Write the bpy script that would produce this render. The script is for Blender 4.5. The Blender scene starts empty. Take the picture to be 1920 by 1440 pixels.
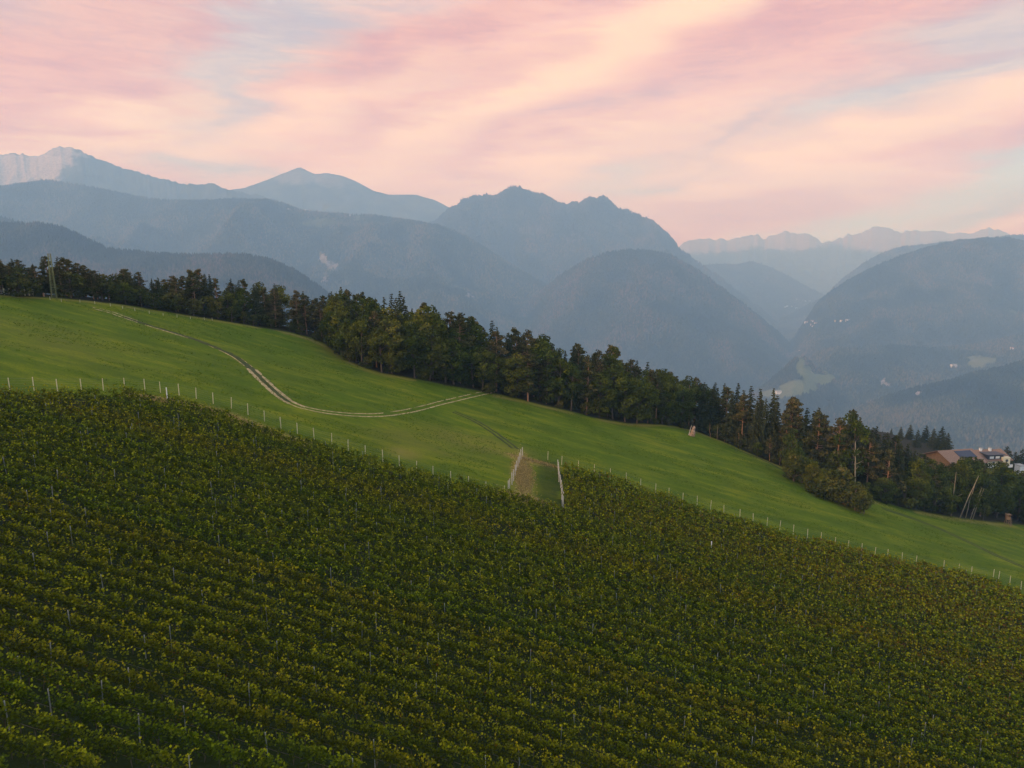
import bpy, math, random
import numpy as np
R = math.radians
random.seed(7); rng = np.random.default_rng(7)
sc = bpy.context.scene
COL = sc.collection

# ------------------------------------------------------------------ camera, sky, sun, exposure
F = 1297.0; PITCH = math.atan(240 / F)
cp, sp = math.cos(PITCH), math.sin(PITCH)
cam = bpy.data.cameras.new('camera'); co = bpy.data.objects.new('camera', cam); COL.objects.link(co)
cam.sensor_width = 36; cam.lens = 36 * F / 1920; cam.clip_start = 0.5; cam.clip_end = 60000
co.location = (0, 0, 0); co.rotation_euler = (math.pi / 2 - PITCH, 0, 0)
sc.camera = co
sc.view_settings.view_transform = 'Standard'; sc.view_settings.look = 'None'
sc.view_settings.exposure = 0; sc.view_settings.gamma = 1; sc.view_settings.use_curve_mapping = False
sc.cycles.max_bounces = 8; sc.cycles.diffuse_bounces = 3; sc.cycles.volume_bounces = 1
sc.cycles.transparent_max_bounces = 8; sc.cycles.use_denoising = True
try: sc.cycles.denoiser = 'OPENIMAGEDENOISE'
except Exception: pass

SUN_EL, SUN_AZ = R(17), R(-118)        # azimuth from +Y (ahead) towards +X (right)
HAZE_DENSITY, HAZE_COL = 1 / 7500.0, (0.38, 0.65, 1.0, 1)

def nn(nt, t, **kw):
    n = nt.nodes.new(t)
    for k, v in kw.items(): setattr(n, k, v)
    return n
def math_(nt, op, a, b=None, clamp=False):
    n = nn(nt, 'ShaderNodeMath', operation=op); n.use_clamp = clamp
    for i, v in enumerate((a, b)):
        if v is None: continue
        if isinstance(v, (int, float)): n.inputs[i].default_value = v
        else: nt.links.new(v, n.inputs[i])
    return n.outputs[0]
def mixc(nt, fac, a, b, mode='MIX'):
    n = nn(nt, 'ShaderNodeMix', data_type='RGBA', blend_type=mode)
    for s, v in ((n.inputs[0], fac), (n.inputs[6], a), (n.inputs[7], b)):
        if isinstance(v, (int, float)): s.default_value = v
        elif isinstance(v, tuple): s.default_value = (*v[:3], 1)
        else: nt.links.new(v, s)
    return n.outputs[2]
def ramp(nt, fac, stops, interp='LINEAR'):
    n = nn(nt, 'ShaderNodeValToRGB'); cr = n.color_ramp; cr.interpolation = interp
    while len(cr.elements) < len(stops): cr.elements.new(0.5)
    for e, (p, c) in zip(cr.elements, stops):
        e.position = p; e.color = (*c, 1) if isinstance(c, tuple) else (c, c, c, 1)
    nt.links.new(fac, n.inputs[0]); return n.outputs[0]
def noise_(nt, vec, scale, detail=3, rough=0.55, dist=0.0):
    n = nn(nt, 'ShaderNodeTexNoise'); n.inputs['Scale'].default_value = scale
    n.inputs['Detail'].default_value = detail; n.inputs['Roughness'].default_value = rough
    n.inputs['Distortion'].default_value = dist
    if vec is not None: nt.links.new(vec, n.inputs['Vector'])
    return n

def build_world():
    w = bpy.data.worlds.new('World'); sc.world = w; w.use_nodes = True
    nt = w.node_tree; nt.nodes.clear(); L = nt.links.new
    out = nn(nt, 'ShaderNodeOutputWorld'); bg = nn(nt, 'ShaderNodeBackground')
    sky = nn(nt, 'ShaderNodeTexSky', sky_type='NISHITA', sun_disc=False)
    sky.sun_elevation = SUN_EL; sky.sun_rotation = SUN_AZ; sky.dust_density = 2.0
    tc = nn(nt, 'ShaderNodeTexCoord'); D = tc.outputs['Generated']
    sep = nn(nt, 'ShaderNodeSeparateXYZ'); L(D, sep.inputs[0]); x, y, z = sep.outputs
    az = math_(nt, 'ARCTAN2', x, y)
    el = math_(nt, 'ARCSINE', z)
    ae = nn(nt, 'ShaderNodeCombineXYZ'); L(az, ae.inputs[0]); L(el, ae.inputs[1])
    # cloud deck: directions projected on a flat layer overhead
    den = math_(nt, 'ADD', math_(nt, 'MAXIMUM', z, 0.0), 0.10)
    pl = nn(nt, 'ShaderNodeCombineXYZ'); L(math_(nt, 'DIVIDE', x, den), pl.inputs[0]); L(math_(nt, 'DIVIDE', y, den), pl.inputs[1])
    def streak(rot, sx, sy, sc_, det, rough=0.6, dist=0.3):
        m = nn(nt, 'ShaderNodeMapping'); L(ae.outputs[0], m.inputs[0])
        m.inputs['Rotation'].default_value = (0, 0, -rot); m.inputs['Scale'].default_value = (sx, sy, 1)
        return noise_(nt, m.outputs[0], sc_, det, rough, dist).outputs[0]
    big = streak(R(26), 1.0, 4.2, 2.6, 3, 0.5, 0.5)
    f1 = streak(R(21), 1.0, 5.5, 5.0, 5, 0.55, 0.5); f2 = streak(R(14), 1.0, 6.0, 17.0, 5, 0.62, 1.0)
    fine = math_(nt, 'ADD', math_(nt, 'MULTIPLY', f1, 0.60), math_(nt, 'MULTIPLY', f2, 0.40))
    # large colour areas of the cloud deck, warped by the noise
    wv = nn(nt, 'ShaderNodeCombineXYZ')
    L(math_(nt, 'MULTIPLY', math_(nt, 'SUBTRACT', f1, 0.5), 0.30), wv.inputs[0])
    L(math_(nt, 'MULTIPLY', math_(nt, 'SUBTRACT', big, 0.5), 0.20), wv.inputs[1])
    wa = nn(nt, 'ShaderNodeVectorMath', operation='ADD'); L(ae.outputs[0], wa.inputs[0]); L(wv.outputs[0], wa.inputs[1])
    def blob(cx, cy, rx, ry, ang, src=None):
        px2 = lambda px, py: (math.atan2((px - 960) / F, cp), math.atan2((480 - py) / F, math.hypot((px - 960) / F, 1)))
        a, e = px2(cx, cy)
        m = nn(nt, 'ShaderNodeMapping', vector_type='TEXTURE'); L((src or wa).outputs[0], m.inputs[0])
        m.inputs['Location'].default_value = (a, e, 0); m.inputs['Rotation'].default_value = (0, 0, R(ang))
        m.inputs['Scale'].default_value = (rx / F, ry / F, 1)
        ln = nn(nt, 'ShaderNodeVectorMath', operation='LENGTH'); L(m.outputs[0], ln.inputs[0])
        q = math_(nt, 'POWER', ln.outputs['Value'], 2.0)
        return math_(nt, 'EXPONENT', math_(nt, 'MULTIPLY', q, -1.0))
    PINK = (0.76, 0.34, 0.30); ROSE = (0.70, 0.29, 0.26); PEACH = (1.14, 0.80, 0.48); LILAC = (0.52, 0.40, 0.44)
    BLUE = (0.42, 0.54, 0.64); PALE = (0.82, 0.63, 0.62)
    c = mixc(nt, ramp(nt, big, [(0.40, 0.0), (0.60, 1.0)]), PINK, (0.96, 0.54, 0.42))
    for (cx, cy, rx, ry, an, col, st) in SKY_BLOBS(PINK, ROSE, PEACH, LILAC, BLUE, PALE):
        if st < 2: c = mixc(nt, math_(nt, 'MULTIPLY', blob(cx, cy, rx, ry, an), st, True), c, col)
    # thin ripples: lighter peach crests and bluish troughs
    rp = ramp(nt, fine, [(0.40, 0.0), (0.50, 0.45), (0.60, 1.0)])
    c = mixc(nt, math_(nt, 'MULTIPLY', math_(nt, 'SUBTRACT', 1.0, rp), 0.30), c, (0.58, 0.38, 0.41))
    c = mixc(nt, math_(nt, 'MULTIPLY', rp, 0.30), c, (1.06, 0.72, 0.50))
    wm = nn(nt, 'ShaderNodeVectorMath', operation='SCALE'); L(wv.outputs[0], wm.inputs[0]); wm.inputs['Scale'].default_value = 0.3
    ws = nn(nt, 'ShaderNodeVectorMath', operation='ADD'); L(ae.outputs[0], ws.inputs[0]); L(wm.outputs[0], ws.inputs[1])
    for (cx, cy, rx, ry, an, col, st) in SKY_BLOBS(PINK, ROSE, PEACH, LILAC, BLUE, PALE):
        if st >= 2: c = mixc(nt, math_(nt, 'MULTIPLY', blob(cx, cy, rx, ry, an, ws), st - 2, True), c, col)
    # glow towards the horizon (it is seen through the valley haze)
    L_el = ramp(nt, math_(nt, 'MULTIPLY', math_(nt, 'MAXIMUM', el, 0.0), 2.0), SKY_GAIN)
    front = mixc(nt, 1.0, c, L_el, 'MULTIPLY')
    gb = mixc(nt, 1.0, front, (SKY_SCALE,) * 3, 'MULTIPLY')
    # the clear part of the sky: physical sky behind and above, plus unseen blue brightened to light the haze
    nish = mixc(nt, 1.0, sky.outputs[0], (NISH,) * 3, 'MULTIPLY')
    clear = mixc(nt, 0.5, nish, BACKSKY)
    fm = math_(nt, 'MULTIPLY', math_(nt, 'SUBTRACT', math_(nt, 'DIVIDE', y, math_(nt, 'MAXIMUM', math_(nt, 'SQRT', math_(nt, 'SUBTRACT', 1.0, math_(nt, 'MULTIPLY', z, z))), 0.01)), 0.15), 2.2, True)
    hi = ramp(nt, math_(nt, 'MAXIMUM', el, 0.0), [(0.42, 1.0), (0.95, 0.0)])
    fm = math_(nt, 'MULTIPLY', fm, hi)
    c2 = mixc(nt, fm, clear, gb)
    low = math_(nt, 'MULTIPLY', math_(nt, 'ADD', z, 0.06), 20.0, True)
    c3 = mixc(nt, low, (0.06, 0.075, 0.07), c2)
    L(c3, bg.inputs[0]); bg.inputs[1].default_value = 1.0; L(bg.outputs[0], out.inputs[0])
NISH = 0.10
BACKSKY = (1.25, 1.55, 2.05)
SKY_SCALE = 1.15
SKY_GAIN = [(0.0, (1.2, 1.6, 2.1)), (0.08, (1.15, 1.42, 1.75)), (0.25, (1.10, 1.18, 1.22)), (0.5, (1.02, 1.02, 1.04)), (1.0, (0.95, 0.95, 1.0))]
def SKY_BLOBS(PINK, ROSE, PEACH, LILAC, BLUE, PALE):
    return [
        (40, 20, 260, 90, 5, LILAC, 0.7), (200, 150, 420, 70, 16, ROSE, 0.6), (360, 225, 330, 38, 27, PEACH, 0.95),
        (560, 80, 60, 170, -52, BLUE, 0.75), (470, 200, 60, 90, -40, BLUE, 0.8), (690, 40, 170, 50, 18, BLUE, 0.45), (860, 70, 330, 44, 20, ROSE, 0.85),
        (1130, 110, 560, 44, 25, PEACH, 1.0), (640, 235, 380, 36, 17, PEACH, 0.7), (430, 325, 130, 24, 0, BLUE, 0.75),
        (900, 180, 260, 30, 22, PINK, 0.6), (1150, 215, 220, 32, 14, LILAC, 0.5), (1180, 300, 460, 48, 14, PEACH, 0.8),
        (1620, 40, 420, 50, 8, PINK, 0.75), (1600, 165, 330, 48, 24, LILAC, 0.85), (1590, 195, 150, 26, 22, BLUE, 0.7), (1870, 100, 210, 44, 18, BLUE, 0.75),
        (1300, 290, 260, 14, 30, LILAC, 0.7), (1700, 250, 460, 36, 19, PEACH, 0.75), (1450, 330, 380, 26, 12, PEACH, 0.7), (1770, 372, 400, 34, 20, BLUE, 1.0), (1880, 335, 200, 24, 18, BLUE, 0.9),
        (1255, 345, 50, 14, 20, LILAC, 1.0), (1170, 362, 90, 18, 0, BLUE, 0.85), (1850, 412, 230, 12, 12, PEACH, 0.8), (1200, 95, 520, 30, 22, PEACH, 2.55), (1380, 300, 420, 34, 12, PEACH, 2.4), (1790, 355, 330, 20, 17, (0.62, 0.74, 0.78), 2.85), (1400, 405, 230, 18, 6, PINK, 0.5)]

def build_sun():
    s = bpy.data.lights.new('sun', 'SUN'); s.energy = 2.4; s.angle = R(10); s.color = (1.0, 0.70, 0.40)
    o = bpy.data.objects.new('sun', s); COL.objects.link(o)
    from mathutils import Vector
    d = Vector((math.sin(SUN_AZ) * math.cos(SUN_EL), math.cos(SUN_AZ) * math.cos(SUN_EL), math.sin(SUN_EL)))
    o.rotation_euler = d.to_track_quat('Z', 'Y').to_euler(); o.location = (0, 0, 50)
build_world(); build_sun()

# ------------------------------------------------------------------ helpers
def pxdir(px, py):
    a = (np.asarray(px, float) - 960) / F; b = (720 - np.asarray(py, float)) / F
    dy = cp + b * sp; dz = -sp + b * cp
    return a / dy, dz / dy                      # x/Y and z/Y
def project(x, y, z):
    d = y * cp - z * sp; v = y * sp + z * cp
    return 960 + F * x / d, 720 - F * v / d

def _h(ix, iy, seed):
    n = (ix * 374761393 + iy * 668265263 + seed * 1442695041) & 0xffffffff
    n = ((n ^ (n >> 13)) * 1274126177) & 0xffffffff
    return ((n ^ (n >> 16)) & 0xffff) / 65535.0
def vnoise(x, y, seed=0):
    x = np.asarray(x, float); y = np.asarray(y, float)
    ix = np.floor(x).astype(np.int64); iy = np.floor(y).astype(np.int64); fx = x - ix; fy = y - iy
    fx = fx * fx * (3 - 2 * fx); fy = fy * fy * (3 - 2 * fy)
    a = _h(ix, iy, seed); b = _h(ix + 1, iy, seed); c = _h(ix, iy + 1, seed); d = _h(ix + 1, iy + 1, seed)
    return (a + (b - a) * fx) * (1 - fy) + (c + (d - c) * fx) * fy
def fbm(x, y, seed=0, oct=4, gain=0.5):
    s = 0; a = 1; t = 0
    for k in range(oct):
        s = s + a * vnoise(x * 2 ** k + 17 * k, y * 2 ** k - 9 * k, seed + k); t += a; a *= gain
    return s / t
def ridged(x, y, seed=0, oct=4):
    s = 0; a = 1; t = 0
    for k in range(oct):
        s = s + a * (1 - np.abs(2 * vnoise(x * 2 ** k, y * 2 ** k, seed + k) - 1)); t += a; a *= 0.5
    return s / t

def np_mesh(name, V, Fa, mat, attrs=None, smooth=False):
    """V (n,3); Fa (m,k) faces; attrs {name: per-face float}"""
    me = bpy.data.meshes.new(name); V = np.asarray(V, np.float32); Fa = np.asarray(Fa, np.int32)
    m, k = Fa.shape
    me.vertices.add(len(V)); me.vertices.foreach_set('co', V.ravel())
    me.loops.add(m * k); me.loops.foreach_set('vertex_index', Fa.ravel())
    me.polygons.add(m); me.polygons.foreach_set('loop_start', np.arange(0, m * k, k, dtype=np.int32))
    me.update(calc_edges=True)
    for nme, arr in (attrs or {}).items():
        dom = 'FACE' if len(arr) == m else 'POINT'
        at = me.attributes.new(nme, 'FLOAT', dom); at.data.foreach_set('value', np.asarray(arr, np.float32))
    if smooth: me.polygons.foreach_set('use_smooth', np.ones(m, bool))
    if mat: me.materials.append(mat)
    return me
def link(name, me, parent=None, **props):
    o = bpy.data.objects.new(name, me); COL.objects.link(o)
    if parent is not None: o.parent = parent
    for k, v in props.items():
        if v is not None: o[k] = v
    return o
def thing(name, label, cat, loc=(0, 0, 0), rz=0, group=None):
    o = link(name, None, None, label=label, category=cat, group=group)
    o.location = loc; o.rotation_euler = (0, 0, rz); o.empty_display_size = 0.5
    return o
def copy_tree(o, parent=None):
    c = o.copy(); COL.objects.link(c); c.parent = parent
    for ch in [q for q in o.children]: copy_tree(ch, c)
    return c

class MB:
    """collects boxes / tubes into one mesh"""
    def __init__(s): s.V = []; s.Q = []; s.n = 0
    def add(s, V, Q):
        V = np.asarray(V, float); s.V.append(V); s.Q += [tuple(i + s.n for i in f) for f in Q]; s.n += len(V); return s
    def box(s, c, d, rz=0):
        v = np.array([[i, j, k] for i in (-.5, .5) for j in (-.5, .5) for k in (-.5, .5)]) * np.array(d)
        cr, sr = math.cos(rz), math.sin(rz)
        v = np.c_[v[:, 0] * cr - v[:, 1] * sr, v[:, 0] * sr + v[:, 1] * cr, v[:, 2]] + np.array(c)
        return s.add(v, [(0, 1, 3, 2), (4, 6, 7, 5), (0, 4, 5, 1), (2, 3, 7, 6), (0, 2, 6, 4), (1, 5, 7, 3)])
    def tube(s, pts, rad, n=6):
        pts = np.asarray(pts, float); rad = np.broadcast_to(rad, (len(pts),)); V = []
        for i, p in enumerate(pts):
            t = pts[min(i + 1, len(pts) - 1)] - pts[max(i - 1, 0)]; t = t / (np.linalg.norm(t) + 1e-9)
            u = np.cross(t, (0, 0, 1) if abs(t[2]) < .9 else (1, 0, 0)); u /= np.linalg.norm(u); w = np.cross(t, u)
            for k in range(n):
                a = 2 * math.pi * k / n; V.append(p + rad[i] * (u * math.cos(a) + w * math.sin(a)))
        Q = [(i * n + k, i * n + (k + 1) % n, (i + 1) * n + (k + 1) % n, (i + 1) * n + k) for i in range(len(pts) - 1) for k in range(n)]
        Q += [tuple(range(n))[::-1], tuple(range((len(pts) - 1) * n, len(pts) * n))]
        return s.add(V, Q)
    def mesh(s, name, mat, smooth=False):
        me = bpy.data.meshes.new(name); me.from_pydata(np.concatenate(s.V).tolist(), [], s.Q); me.update()
        if smooth: me.polygons.foreach_set('use_smooth', np.ones(len(s.Q), bool))
        if mat: me.materials.append(mat)
        return me

# ------------------------------------------------------------------ materials
def new_mat(name):
    m = bpy.data.materials.new(name); m.use_nodes = True; nt = m.node_tree; nt.nodes.clear()
    out = nn(nt, 'ShaderNodeOutputMaterial'); p = nn(nt, 'ShaderNodeBsdfPrincipled')
    p.inputs['Specular IOR Level'].default_value = 0.25; p.inputs['Roughness'].default_value = 0.8
    nt.links.new(p.outputs[0], out.inputs[0]); return m, nt, p, out
def attr(nt, name):
    a = nn(nt, 'ShaderNodeAttribute', attribute_name=name); return a.outputs['Fac']
def leaf_mat(name, stops, trans=0.3, objvar=0.25):
    m, nt, p, out = new_mat(name)
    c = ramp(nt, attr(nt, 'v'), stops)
    oi = nn(nt, 'ShaderNodeObjectInfo')
    hs = nn(nt, 'ShaderNodeHueSaturation'); nt.links.new(c, hs.inputs['Color'])
    nt.links.new(math_(nt, 'ADD', math_(nt, 'MULTIPLY', oi.outputs['Random'], 2 * objvar), 1 - objvar), hs.inputs['Value'])
    nt.links.new(math_(nt, 'ADD', math_(nt, 'MULTIPLY', oi.outputs['Random'], -0.05), 0.52), hs.inputs['Hue'])
    nt.links.new(hs.outputs[0], p.inputs['Base Color'])
    tr = nn(nt, 'ShaderNodeBsdfTranslucent'); nt.links.new(hs.outputs[0], tr.inputs[0])
    mx = nn(nt, 'ShaderNodeMixShader'); mx.inputs[0].default_value = trans
    nt.links.new(p.outputs[0], mx.inputs[1]); nt.links.new(tr.outputs[0], mx.inputs[2]); nt.links.new(mx.outputs[0], out.inputs[0])
    p.inputs['Roughness'].default_value = 0.8; p.inputs['Specular IOR Level'].default_value = 0.08
    return m
def plain_mat(name, c1, c2, scale=3.0, rough=0.85, bump=0.3, stretch=(1, 1, 1)):
    m, nt, p, out = new_mat(name)
    tc = nn(nt, 'ShaderNodeTexCoord'); mp = nn(nt, 'ShaderNodeMapping'); nt.links.new(tc.outputs['Object'], mp.inputs[0])
    mp.inputs['Scale'].default_value = stretch
    n = noise_(nt, mp.outputs[0], scale, 4, 0.6)
    nt.links.new(ramp(nt, n.outputs[0], [(0.3, c1), (0.7, c2)]), p.inputs['Base Color'])
    b = nn(nt, 'ShaderNodeBump'); b.inputs['Strength'].default_value = bump; b.inputs['Distance'].default_value = 0.05
    nt.links.new(n.outputs[0], b.inputs['Height']); nt.links.new(b.outputs[0], p.inputs['Normal'])
    p.inputs['Roughness'].default_value = rough
    return m

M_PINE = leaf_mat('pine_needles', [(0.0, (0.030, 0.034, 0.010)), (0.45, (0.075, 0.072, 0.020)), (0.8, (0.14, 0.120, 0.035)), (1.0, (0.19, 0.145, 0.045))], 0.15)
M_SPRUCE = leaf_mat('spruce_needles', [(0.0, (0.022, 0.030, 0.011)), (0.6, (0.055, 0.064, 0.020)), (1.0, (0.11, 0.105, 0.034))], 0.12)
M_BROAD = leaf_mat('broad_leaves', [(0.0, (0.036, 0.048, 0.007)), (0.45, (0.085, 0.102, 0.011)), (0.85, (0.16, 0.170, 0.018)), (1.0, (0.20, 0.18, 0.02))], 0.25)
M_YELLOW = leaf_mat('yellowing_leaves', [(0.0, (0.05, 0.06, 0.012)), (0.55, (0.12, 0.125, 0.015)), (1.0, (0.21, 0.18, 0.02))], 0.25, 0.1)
M_BUSH = leaf_mat('bush_leaves', [(0.0, (0.032, 0.042, 0.007)), (0.5, (0.075, 0.082, 0.013)), (1.0, (0.17, 0.14, 0.03))], 0.2)
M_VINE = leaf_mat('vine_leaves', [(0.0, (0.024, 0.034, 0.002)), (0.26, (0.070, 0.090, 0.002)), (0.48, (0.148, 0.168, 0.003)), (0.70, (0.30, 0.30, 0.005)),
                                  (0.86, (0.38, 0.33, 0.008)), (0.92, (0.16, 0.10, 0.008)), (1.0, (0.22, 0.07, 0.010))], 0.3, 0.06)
M_BARK = plain_mat('bark', (0.07, 0.05, 0.035), (0.16, 0.11, 0.075), 6, stretch=(1, 1, .2))
M_PBARK = plain_mat('pine_bark', (0.22, 0.11, 0.06), (0.42, 0.22, 0.12), 5, stretch=(1, 1, .25))
M_PALE = plain_mat('pale_wood', (0.20, 0.145, 0.09), (0.38, 0.29, 0.19), 5, stretch=(1, 1, .2))
M_POST = plain_mat('fence_wood', (0.42, 0.35, 0.21), (0.72, 0.62, 0.39), 8, stretch=(1, 1, .3))
M_WHITEP = plain_mat('weathered_white_wood', (0.36, 0.31, 0.25), (0.66, 0.58, 0.48), 6, stretch=(1, 1, .3))
M_BROWNW = plain_mat('brown_wood', (0.16, 0.09, 0.045), (0.34, 0.20, 0.10), 7, stretch=(1, 1, .3))
M_STEEL = plain_mat('galvanised_steel', (0.16, 0.16, 0.14), (0.32, 0.32, 0.28), 4, 0.5)
M_PYLON = plain_mat('painted_lattice', (0.13, 0.14, 0.05), (0.24, 0.24, 0.09), 3, 0.6)
M_ROCKP = plain_mat('pink_rock', (0.20, 0.12, 0.075), (0.46, 0.30, 0.20), 2.2, bump=0.8)
M_DIRT = plain_mat('pale_dirt', (0.16, 0.13, 0.035), (0.62, 0.43, 0.22), 1.4, 0.95, 0.6)
M_RUT = plain_mat('rutted_turf', (0.028, 0.042, 0.004), (0.080, 0.080, 0.020), 0.8, 0.95, 0.5)
M_DRY = leaf_mat('dry_grass', [(0.0, (0.20, 0.16, 0.05)), (0.6, (0.45, 0.32, 0.13)), (1.0, (0.70, 0.47, 0.17))], 0.3, 0)
M_TUFT = leaf_mat('grass_blades', [(0.0, (0.05, 0.10, 0.003)), (0.6, (0.085, 0.15, 0.004)), (1.0, (0.15, 0.20, 0.01))], 0.3, 0)
M_ROOF = plain_mat('brown_tiles', (0.17, 0.095, 0.06), (0.33, 0.20, 0.135), 4, 0.8)
M_REDROOF = plain_mat('clay_tiles', (0.26, 0.15, 0.11), (0.38, 0.24, 0.18), 1.5, 0.8)
M_WALL = plain_mat('cream_plaster', (0.62, 0.52, 0.33), (0.78, 0.68, 0.46), 1.0, 0.9, 0.1)
M_WHITE = plain_mat('white_plaster', (0.72, 0.68, 0.62), (0.85, 0.80, 0.74), 0.8, 0.9, 0.1)
M_DARK = plain_mat('dark_slate', (0.03, 0.035, 0.045), (0.06, 0.07, 0.08), 3, 0.5, 0.1)
M_SOLAR = plain_mat('solar_glass', (0.02, 0.03, 0.05), (0.035, 0.05, 0.08), 3, 0.2, 0.0)
M_STONE = plain_mat('grey_stone', (0.25, 0.24, 0.22), (0.42, 0.40, 0.36), 1.5)

# ------------------------------------------------------------------ near hillside
def plane_z(x, y): return -41 - 0.272 * x
def hit_f(zf, px, py, y0=18.0, y1=420.0, n=1600):
    a, e = pxdir(px, py); Y = np.linspace(y0, y1, n); g = Y * e - zf(a * Y, Y)
    i = np.where(g <= 0)[0]
    if len(i) == 0:                       # the sight line just clears the crest: take the crest itself
        m = (Y > 120) & (Y < 260); k = np.where(m)[0][np.argmin(g[m] / Y[m])]; y = Y[k]
        return np.array([a * y, y, zf(np.array([a * y]), np.array([y]))[0]])
    i = max(i[0], 1); t = g[i - 1] / (g[i - 1] - g[i] + 1e-12); y = Y[i - 1] + t * (Y[i] - Y[i - 1])
    return np.array([a * y, y, zf(np.array([a * y]), np.array([y]))[0]])
TL_PX = [(-260, 552), (-60, 552), (0, 553), (60, 554), (180, 566), (300, 582), (400, 598), (500, 615), (600, 634), (625, 655), (660, 685), (780, 712), (920, 736),
         (1060, 770), (1215, 802), (1290, 799), (1345, 828), (1450, 872), (1520, 900), (1640, 940), (1760, 964), (1860, 977), (1920, 981), (2100, 1000), (2300, 1030)]
_tl = []
for p in TL_PX:
    a, e = pxdir(*p); Y = 41 / (-e - 0.272 * a) if (-e - 0.272 * a) > 0.12 else 210
    _tl.append((a * min(Y, 235), min(Y, 235)))
_tl = np.array(_tl); _o = np.argsort(_tl[:, 0]); _tl = _tl[_o]
def tl_y(x):
    x = np.asarray(x, float); s = 0
    for k in (-8, -4, 0, 4, 8): s = s + np.interp(x + k, _tl[:, 0], _tl[:, 1])
    return s / 5
def sstep(a, b, x):
    t = np.clip((x - a) / (b - a), 0, 1); return t * t * (3 - 2 * t)
def ground_z(x, y):
    x = np.asarray(x, float); y = np.asarray(y, float)
    z = plane_z(x, y)
    z = z + 0.5 * (fbm(x / 26, y / 26, 3, 2) - 0.5) + 1.6 * (fbm(x / 70, y / 70, 5, 2) - 0.5) * sstep(40, 110, y)
    # knoll on the meadow below the trees and the convex crest on the left
    z = z + 1.6 * np.exp(-(((x - 52) / 12) ** 2 + ((y - 206) / 10) ** 2))
    s = np.maximum(y - (tl_y(x) + 1.0), 0)
    k = np.interp(x, [-200, -60, 40, 120, 200, 400], [0.16, 0.17, 0.15, 0.08, 0.0, 0.0])
    z = z - k * np.minimum(s, 140) * sstep(4, 34, s) - 0.56 * np.maximum(s - 150, 0)
    z = z - np.maximum(-150 - x, 0) * 0.272 - np.maximum(-260 - x, 0) * 0.5 - np.maximum(-60 - y, 0) * 0.2
    return np.maximum(z, -1056)
def hit(px, py, **k): return hit_f(ground_z, px, py, **k)
def gz(x, y): return float(ground_z(np.array([x]), np.array([y]))[0])

def in_poly(P, x, y):
    P = np.asarray(P); ins = np.zeros(np.shape(x), bool); j = len(P) - 1
    for i in range(len(P)):
        xi, yi = P[i]; xj, yj = P[j]
        c = ((yi > y) != (yj > y)) & (x < (xj - xi) * (y - yi) / (yj - yi + 1e-12) + xi); ins ^= c; j = i
    return ins
V_PX = [(-220, 752), (-60, 749), (0, 748), (120, 748), (230, 744), (300, 756), (400, 783), (470, 805), (530, 828), (650, 862), (780, 898), (870, 916), (950, 936), (1056, 966),
        (1052, 884), (1064, 884), (1150, 906), (1300, 958), (1500, 1018), (1600, 1042), (1700, 1064), (1800, 1084), (1860, 1100), (1920, 1126), (2080, 1180),
        (2260, 1330), (2260, 1560), (1500, 1660), (700, 1720), (-240, 1720), (-300, 1200)]
V_POLY = np.array([hit(*p, y0=8)[:2] for p in V_PX])
LANE_PX = [(979, 856), (1046, 868), (1055, 962), (950, 928)]
LANE = np.array([hit(*p)[:2] for p in LANE_PX])

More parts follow.
